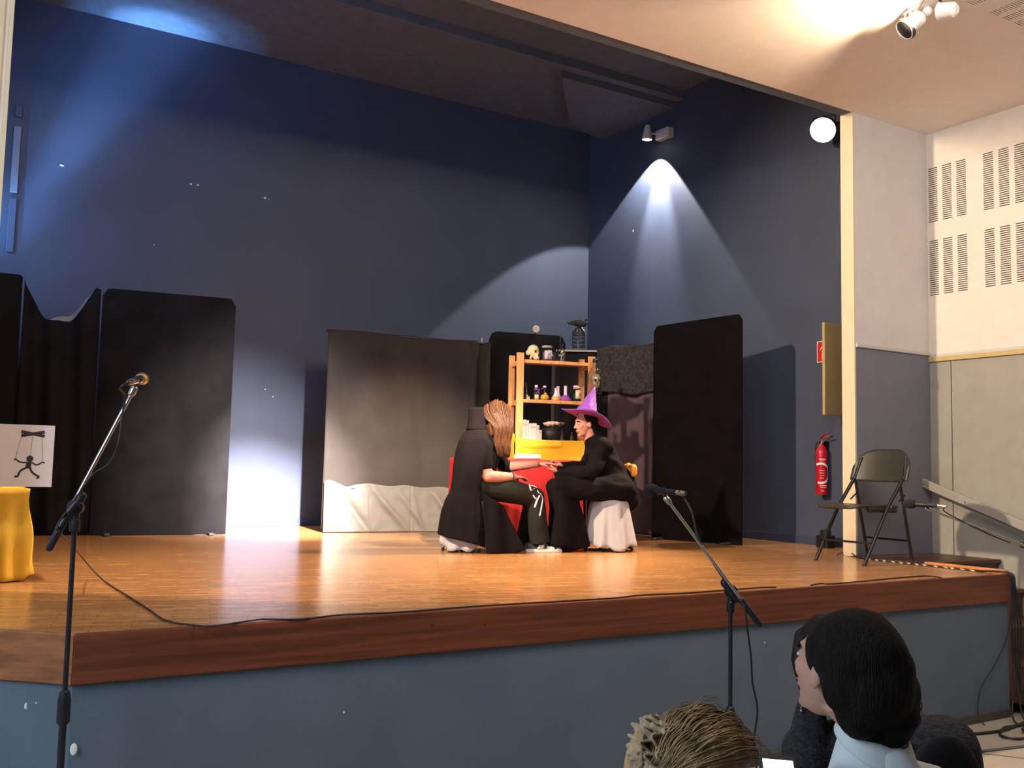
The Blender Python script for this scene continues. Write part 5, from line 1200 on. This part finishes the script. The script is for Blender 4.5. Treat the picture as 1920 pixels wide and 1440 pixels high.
mb = MB().ell(H(-.03, 0, .04), (.115, .095, .10), Mh, 20, 12).ell(H(-.07, 0, -.04), (.07, .085, .09), Mh)
mb.tube([H(.02, .075, .06), H(.005, .094, -.01), H(-.02, .088, -.09)], [.025, .024, .016], 10, round_=True)
fuse(mb, 'hair', 'hair_black', t, .009, 3)
p = atD(1503, 1332, DK-.05); MB().tube([atD(1506, 1312, DK-.06), atD(1503, 1325, DK-.06), p], .0035, 6).ell(p, (.006, .006, .006)).build('earring', 'chrome', t, smooth=True)
# black padded chair back at the lower right
p = atD(1772, 1470, 2.55); f2, s2, u2, M2 = frame((.30, .95, 0))
t = thing('padded_chair', 'rounded black padded chair back at the bottom right of the audience', 'chair', (p.x, p.y, 0))
mb = MB().ell(p+V((0, 0, -.06)), (.045, .125, .19), M2, 22, 14); fuse(mb, 'backrest', 'coat_black', t, .012, 3)
MB().cbox(V((p.x, p.y, .44))+f2*.20, (.40, .40, .06), .02, M2).build('seat', 'coat_black', t)
for x in (.03, .37):
    for y in (-.16, .16): q = p+f2*x+s2*y; MB().tube([V((q.x, q.y, .42)), V((q.x, q.y, .001))], .012, 8).build('leg', 'chair_metal', t)
for y in (-.1, .1): q = p+s2*y; MB().tube([V((q.x, q.y, .42)), V((q.x, q.y, p.z-.15))], .012, 8).build('upright', 'chair_metal', t)
# ---- fair-haired person at the bottom
DB = 1.90
hc = atD(1322, 1462, DB); fr = (V((rt.x, rt.y, 0))*.75+V((fw.x, fw.y, 0))*.55); f, s, u, M = frame(fr, (0, 0, 1))
hip = V((hc.x, hc.y, .42)); nb = hc+V((0, 0, -.20))-f*.03
t = thing('person', 'fair-haired person with a beige hair tie at the bottom edge, seen from above behind', 'person', (hip.x, hip.y, 0))
mb = MB(); H, Mh = head(mb, hc, f, u, .93); mb.tube([H(-.03, 0, -.06), nb, hip], [.05, .055, .12], 14)
ph_ = atD(1452, 1462, 1.74)
elb = nb-s*.20+f*.10+V((0, 0, -.25)); mb.tube([nb-s*.15+V((0, 0, -.06)), elb, ph_+V((.03, -.02, -.12))], [.045, .04, .028], 12, round_=True)
hand(mb, ph_+V((.03, -.02, -.12)), V((-.03, .02, .10)), -V((rt.x, rt.y, 0)), 1, .15, .5)
fuse(mb, 'body', 'skin_b', t, .008, 3); face_bits(H, Mh, .93, t)
mb = MB().tube([nb+V((0, 0, -.03)), nb+V((0, 0, -.13)), hip], [.08, .14, .15], 16).tube([nb+s*.15+V((0, 0, -.07)), nb-s*.15+V((0, 0, -.07))], [.06, .06], 12, round_=True).tube([nb-s*.15+V((0, 0, -.07)), elb], [.06, .05], 12, round_=True).tube([nb+s*.15+V((0, 0, -.07)), nb+s*.19+V((0, 0, -.3))], [.06, .05], 12, round_=True)
fuse(mb, 'jumper', 'knit', t, .012, 3)
mb = MB(); seated(mb, hip, f, s, .85); mb.ell(hip, (.15, .16, .11)); fuse(mb, 'trousers', 'coat_black', t, .014, 3)
mb = MB().ell(H(-.02, 0, .035), (.108, .092, .092), Mh, 20, 12).ell(H(-.06, 0, -.03), (.07, .085, .09), Mh)
fuse(mb, 'hair', 'hair_blond', t, .008, 3)
tie = atD(1224, 1398, DB-.02)
def bls(q, rnd):
    e = rnd.uniform(-1.25, 1.25); P_ = []; top = rnd.uniform(-.1, .012)
    for k in range(6):
        v = k/5; th = PI*(.93-.80*v); r = .112+.012*rnd.random()+(.012 if rnd.random() < .12 else 0)
        P_.append(H(-.02+r*math.cos(th), math.sin(e)*.105*math.sin(th)**.5+.004*rnd.uniform(-1, 1), .030+(r-.012)*math.sin(th)*math.cos(e)+.004*rnd.uniform(-1, 1)))
    return P_
strands('hair_strands', 'hair_blond', t, 1000, bls, .0014, 5)
def fly(q, rnd):
    e = rnd.uniform(-1.2, 1.2); th = rnd.uniform(.3, 2.4); P_ = []
    for k in range(4): a = th-k*.28; r = .118+.010*k*rnd.random()+.004; P_.append(H(-.02+r*math.cos(a), math.sin(e)*.10, .030+r*math.sin(a)*math.cos(e)))
    return P_
strands('flyaway_hair', 'hair_blond', t, 90, fly, .0008, 6)
ax_ = (tie-H(-.02, 0, .03)).normalized(); ox = ax_.orthogonal().normalized(); oy = ax_.cross(ox); mb = MB()
for L_, (r0_, r1_, ph_2, of) in enumerate(((.016, .052, 0, -.006), (.014, .046, 1.3, .010), (.012, .036, 2.6, .024))):
    def ruf(uu, v, r0_=r0_, r1_=r1_, ph_2=ph_2, of=of):
        a = 2*PI*uu; r = r0_+(r1_-r0_)*v+.004*math.sin(5*a+ph_2)
        return tie+(ox*math.cos(a)*1.15+oy*math.sin(a))*r+ax_*(of+.016*v*math.sin(10*a+ph_2*2+1.2*math.sin(3*a))+.006*nz(a*3, v*4, L_))
    mb.grid(120, 8, ruf)
part(mb.build('hair_tie', 'scrunchie', t, smooth=True, solid=.004), 'crinkled beige hair tie')
def tail(q, rnd):
    a = rnd.uniform(0, 6.28); c = tie-ax_*.01; return [c, c+(ox*math.cos(a)+oy*math.sin(a))*.02+ax_*.04, c+(ox*math.cos(a)+oy*math.sin(a))*.035+ax_*.05+V((0, 0, -.04)), c+(ox*math.cos(a)+oy*math.sin(a))*.035+ax_*.035+V((0, 0, -.10+.03*rnd.random()))]
strands('tail_strands', 'hair_blond', t, 110, tail, .003, 7)
# ---- telephone with a lit screen
c0 = atD(1422, 1416, 1.74); c1 = atD(1456, 1419, 1.735); e = (c1-c0).normalized(); dn = (atD(1452, 1470, 1.66)-c0).normalized(); dn = (dn-e*dn.dot(e)).normalized(); nn = e.cross(dn); nn = nn if nn.dot(CAM-c0) > 0 else -nn
MP = Matrix((e, -dn, nn)).transposed(); w_ = .062; h_ = .13; pc = c0+e*w_/2+dn*h_/2
t = thing('smartphone', 'dark smartphone with a glowing white screen held at the bottom edge', 'phone', tuple(pc))
MB().cbox(pc, (w_, h_, .008), .003, MP).build('case', 'rubber', t); MB().cbox(pc+nn*.0042-dn*-.004, (w_-.010, h_-.022, .0008), .0003, MP).build('screen', 'screen', t)
# ------------------------------------------------------------------ groups of repeats
GROUPS = {'cloth_panel': 'black panels across the back of the stage', 'microphone_stand': 'boom microphone stands', 'microphone': 'microphones on boom stands', 'microphone_cable': 'microphone cables', 'stool': 'white-draped stools', 'ceiling_spot': 'spotlights below the hall ceiling', 'conical_flask': 'pale pink flasks on the middle shelf', 'vial': 'vials on the lower shelf', 'hanging_cable': 'cables hanging at the stage end', 'coiled_cable': 'cable tangles on the hall floor', 'floor_cable': 'cables lying on floors'}
for o in bpy.data.objects:
    if o.parent is None and o.get('label') and o.name.split('.')[0] in GROUPS: o['group'] = GROUPS[o.name.split('.')[0]]
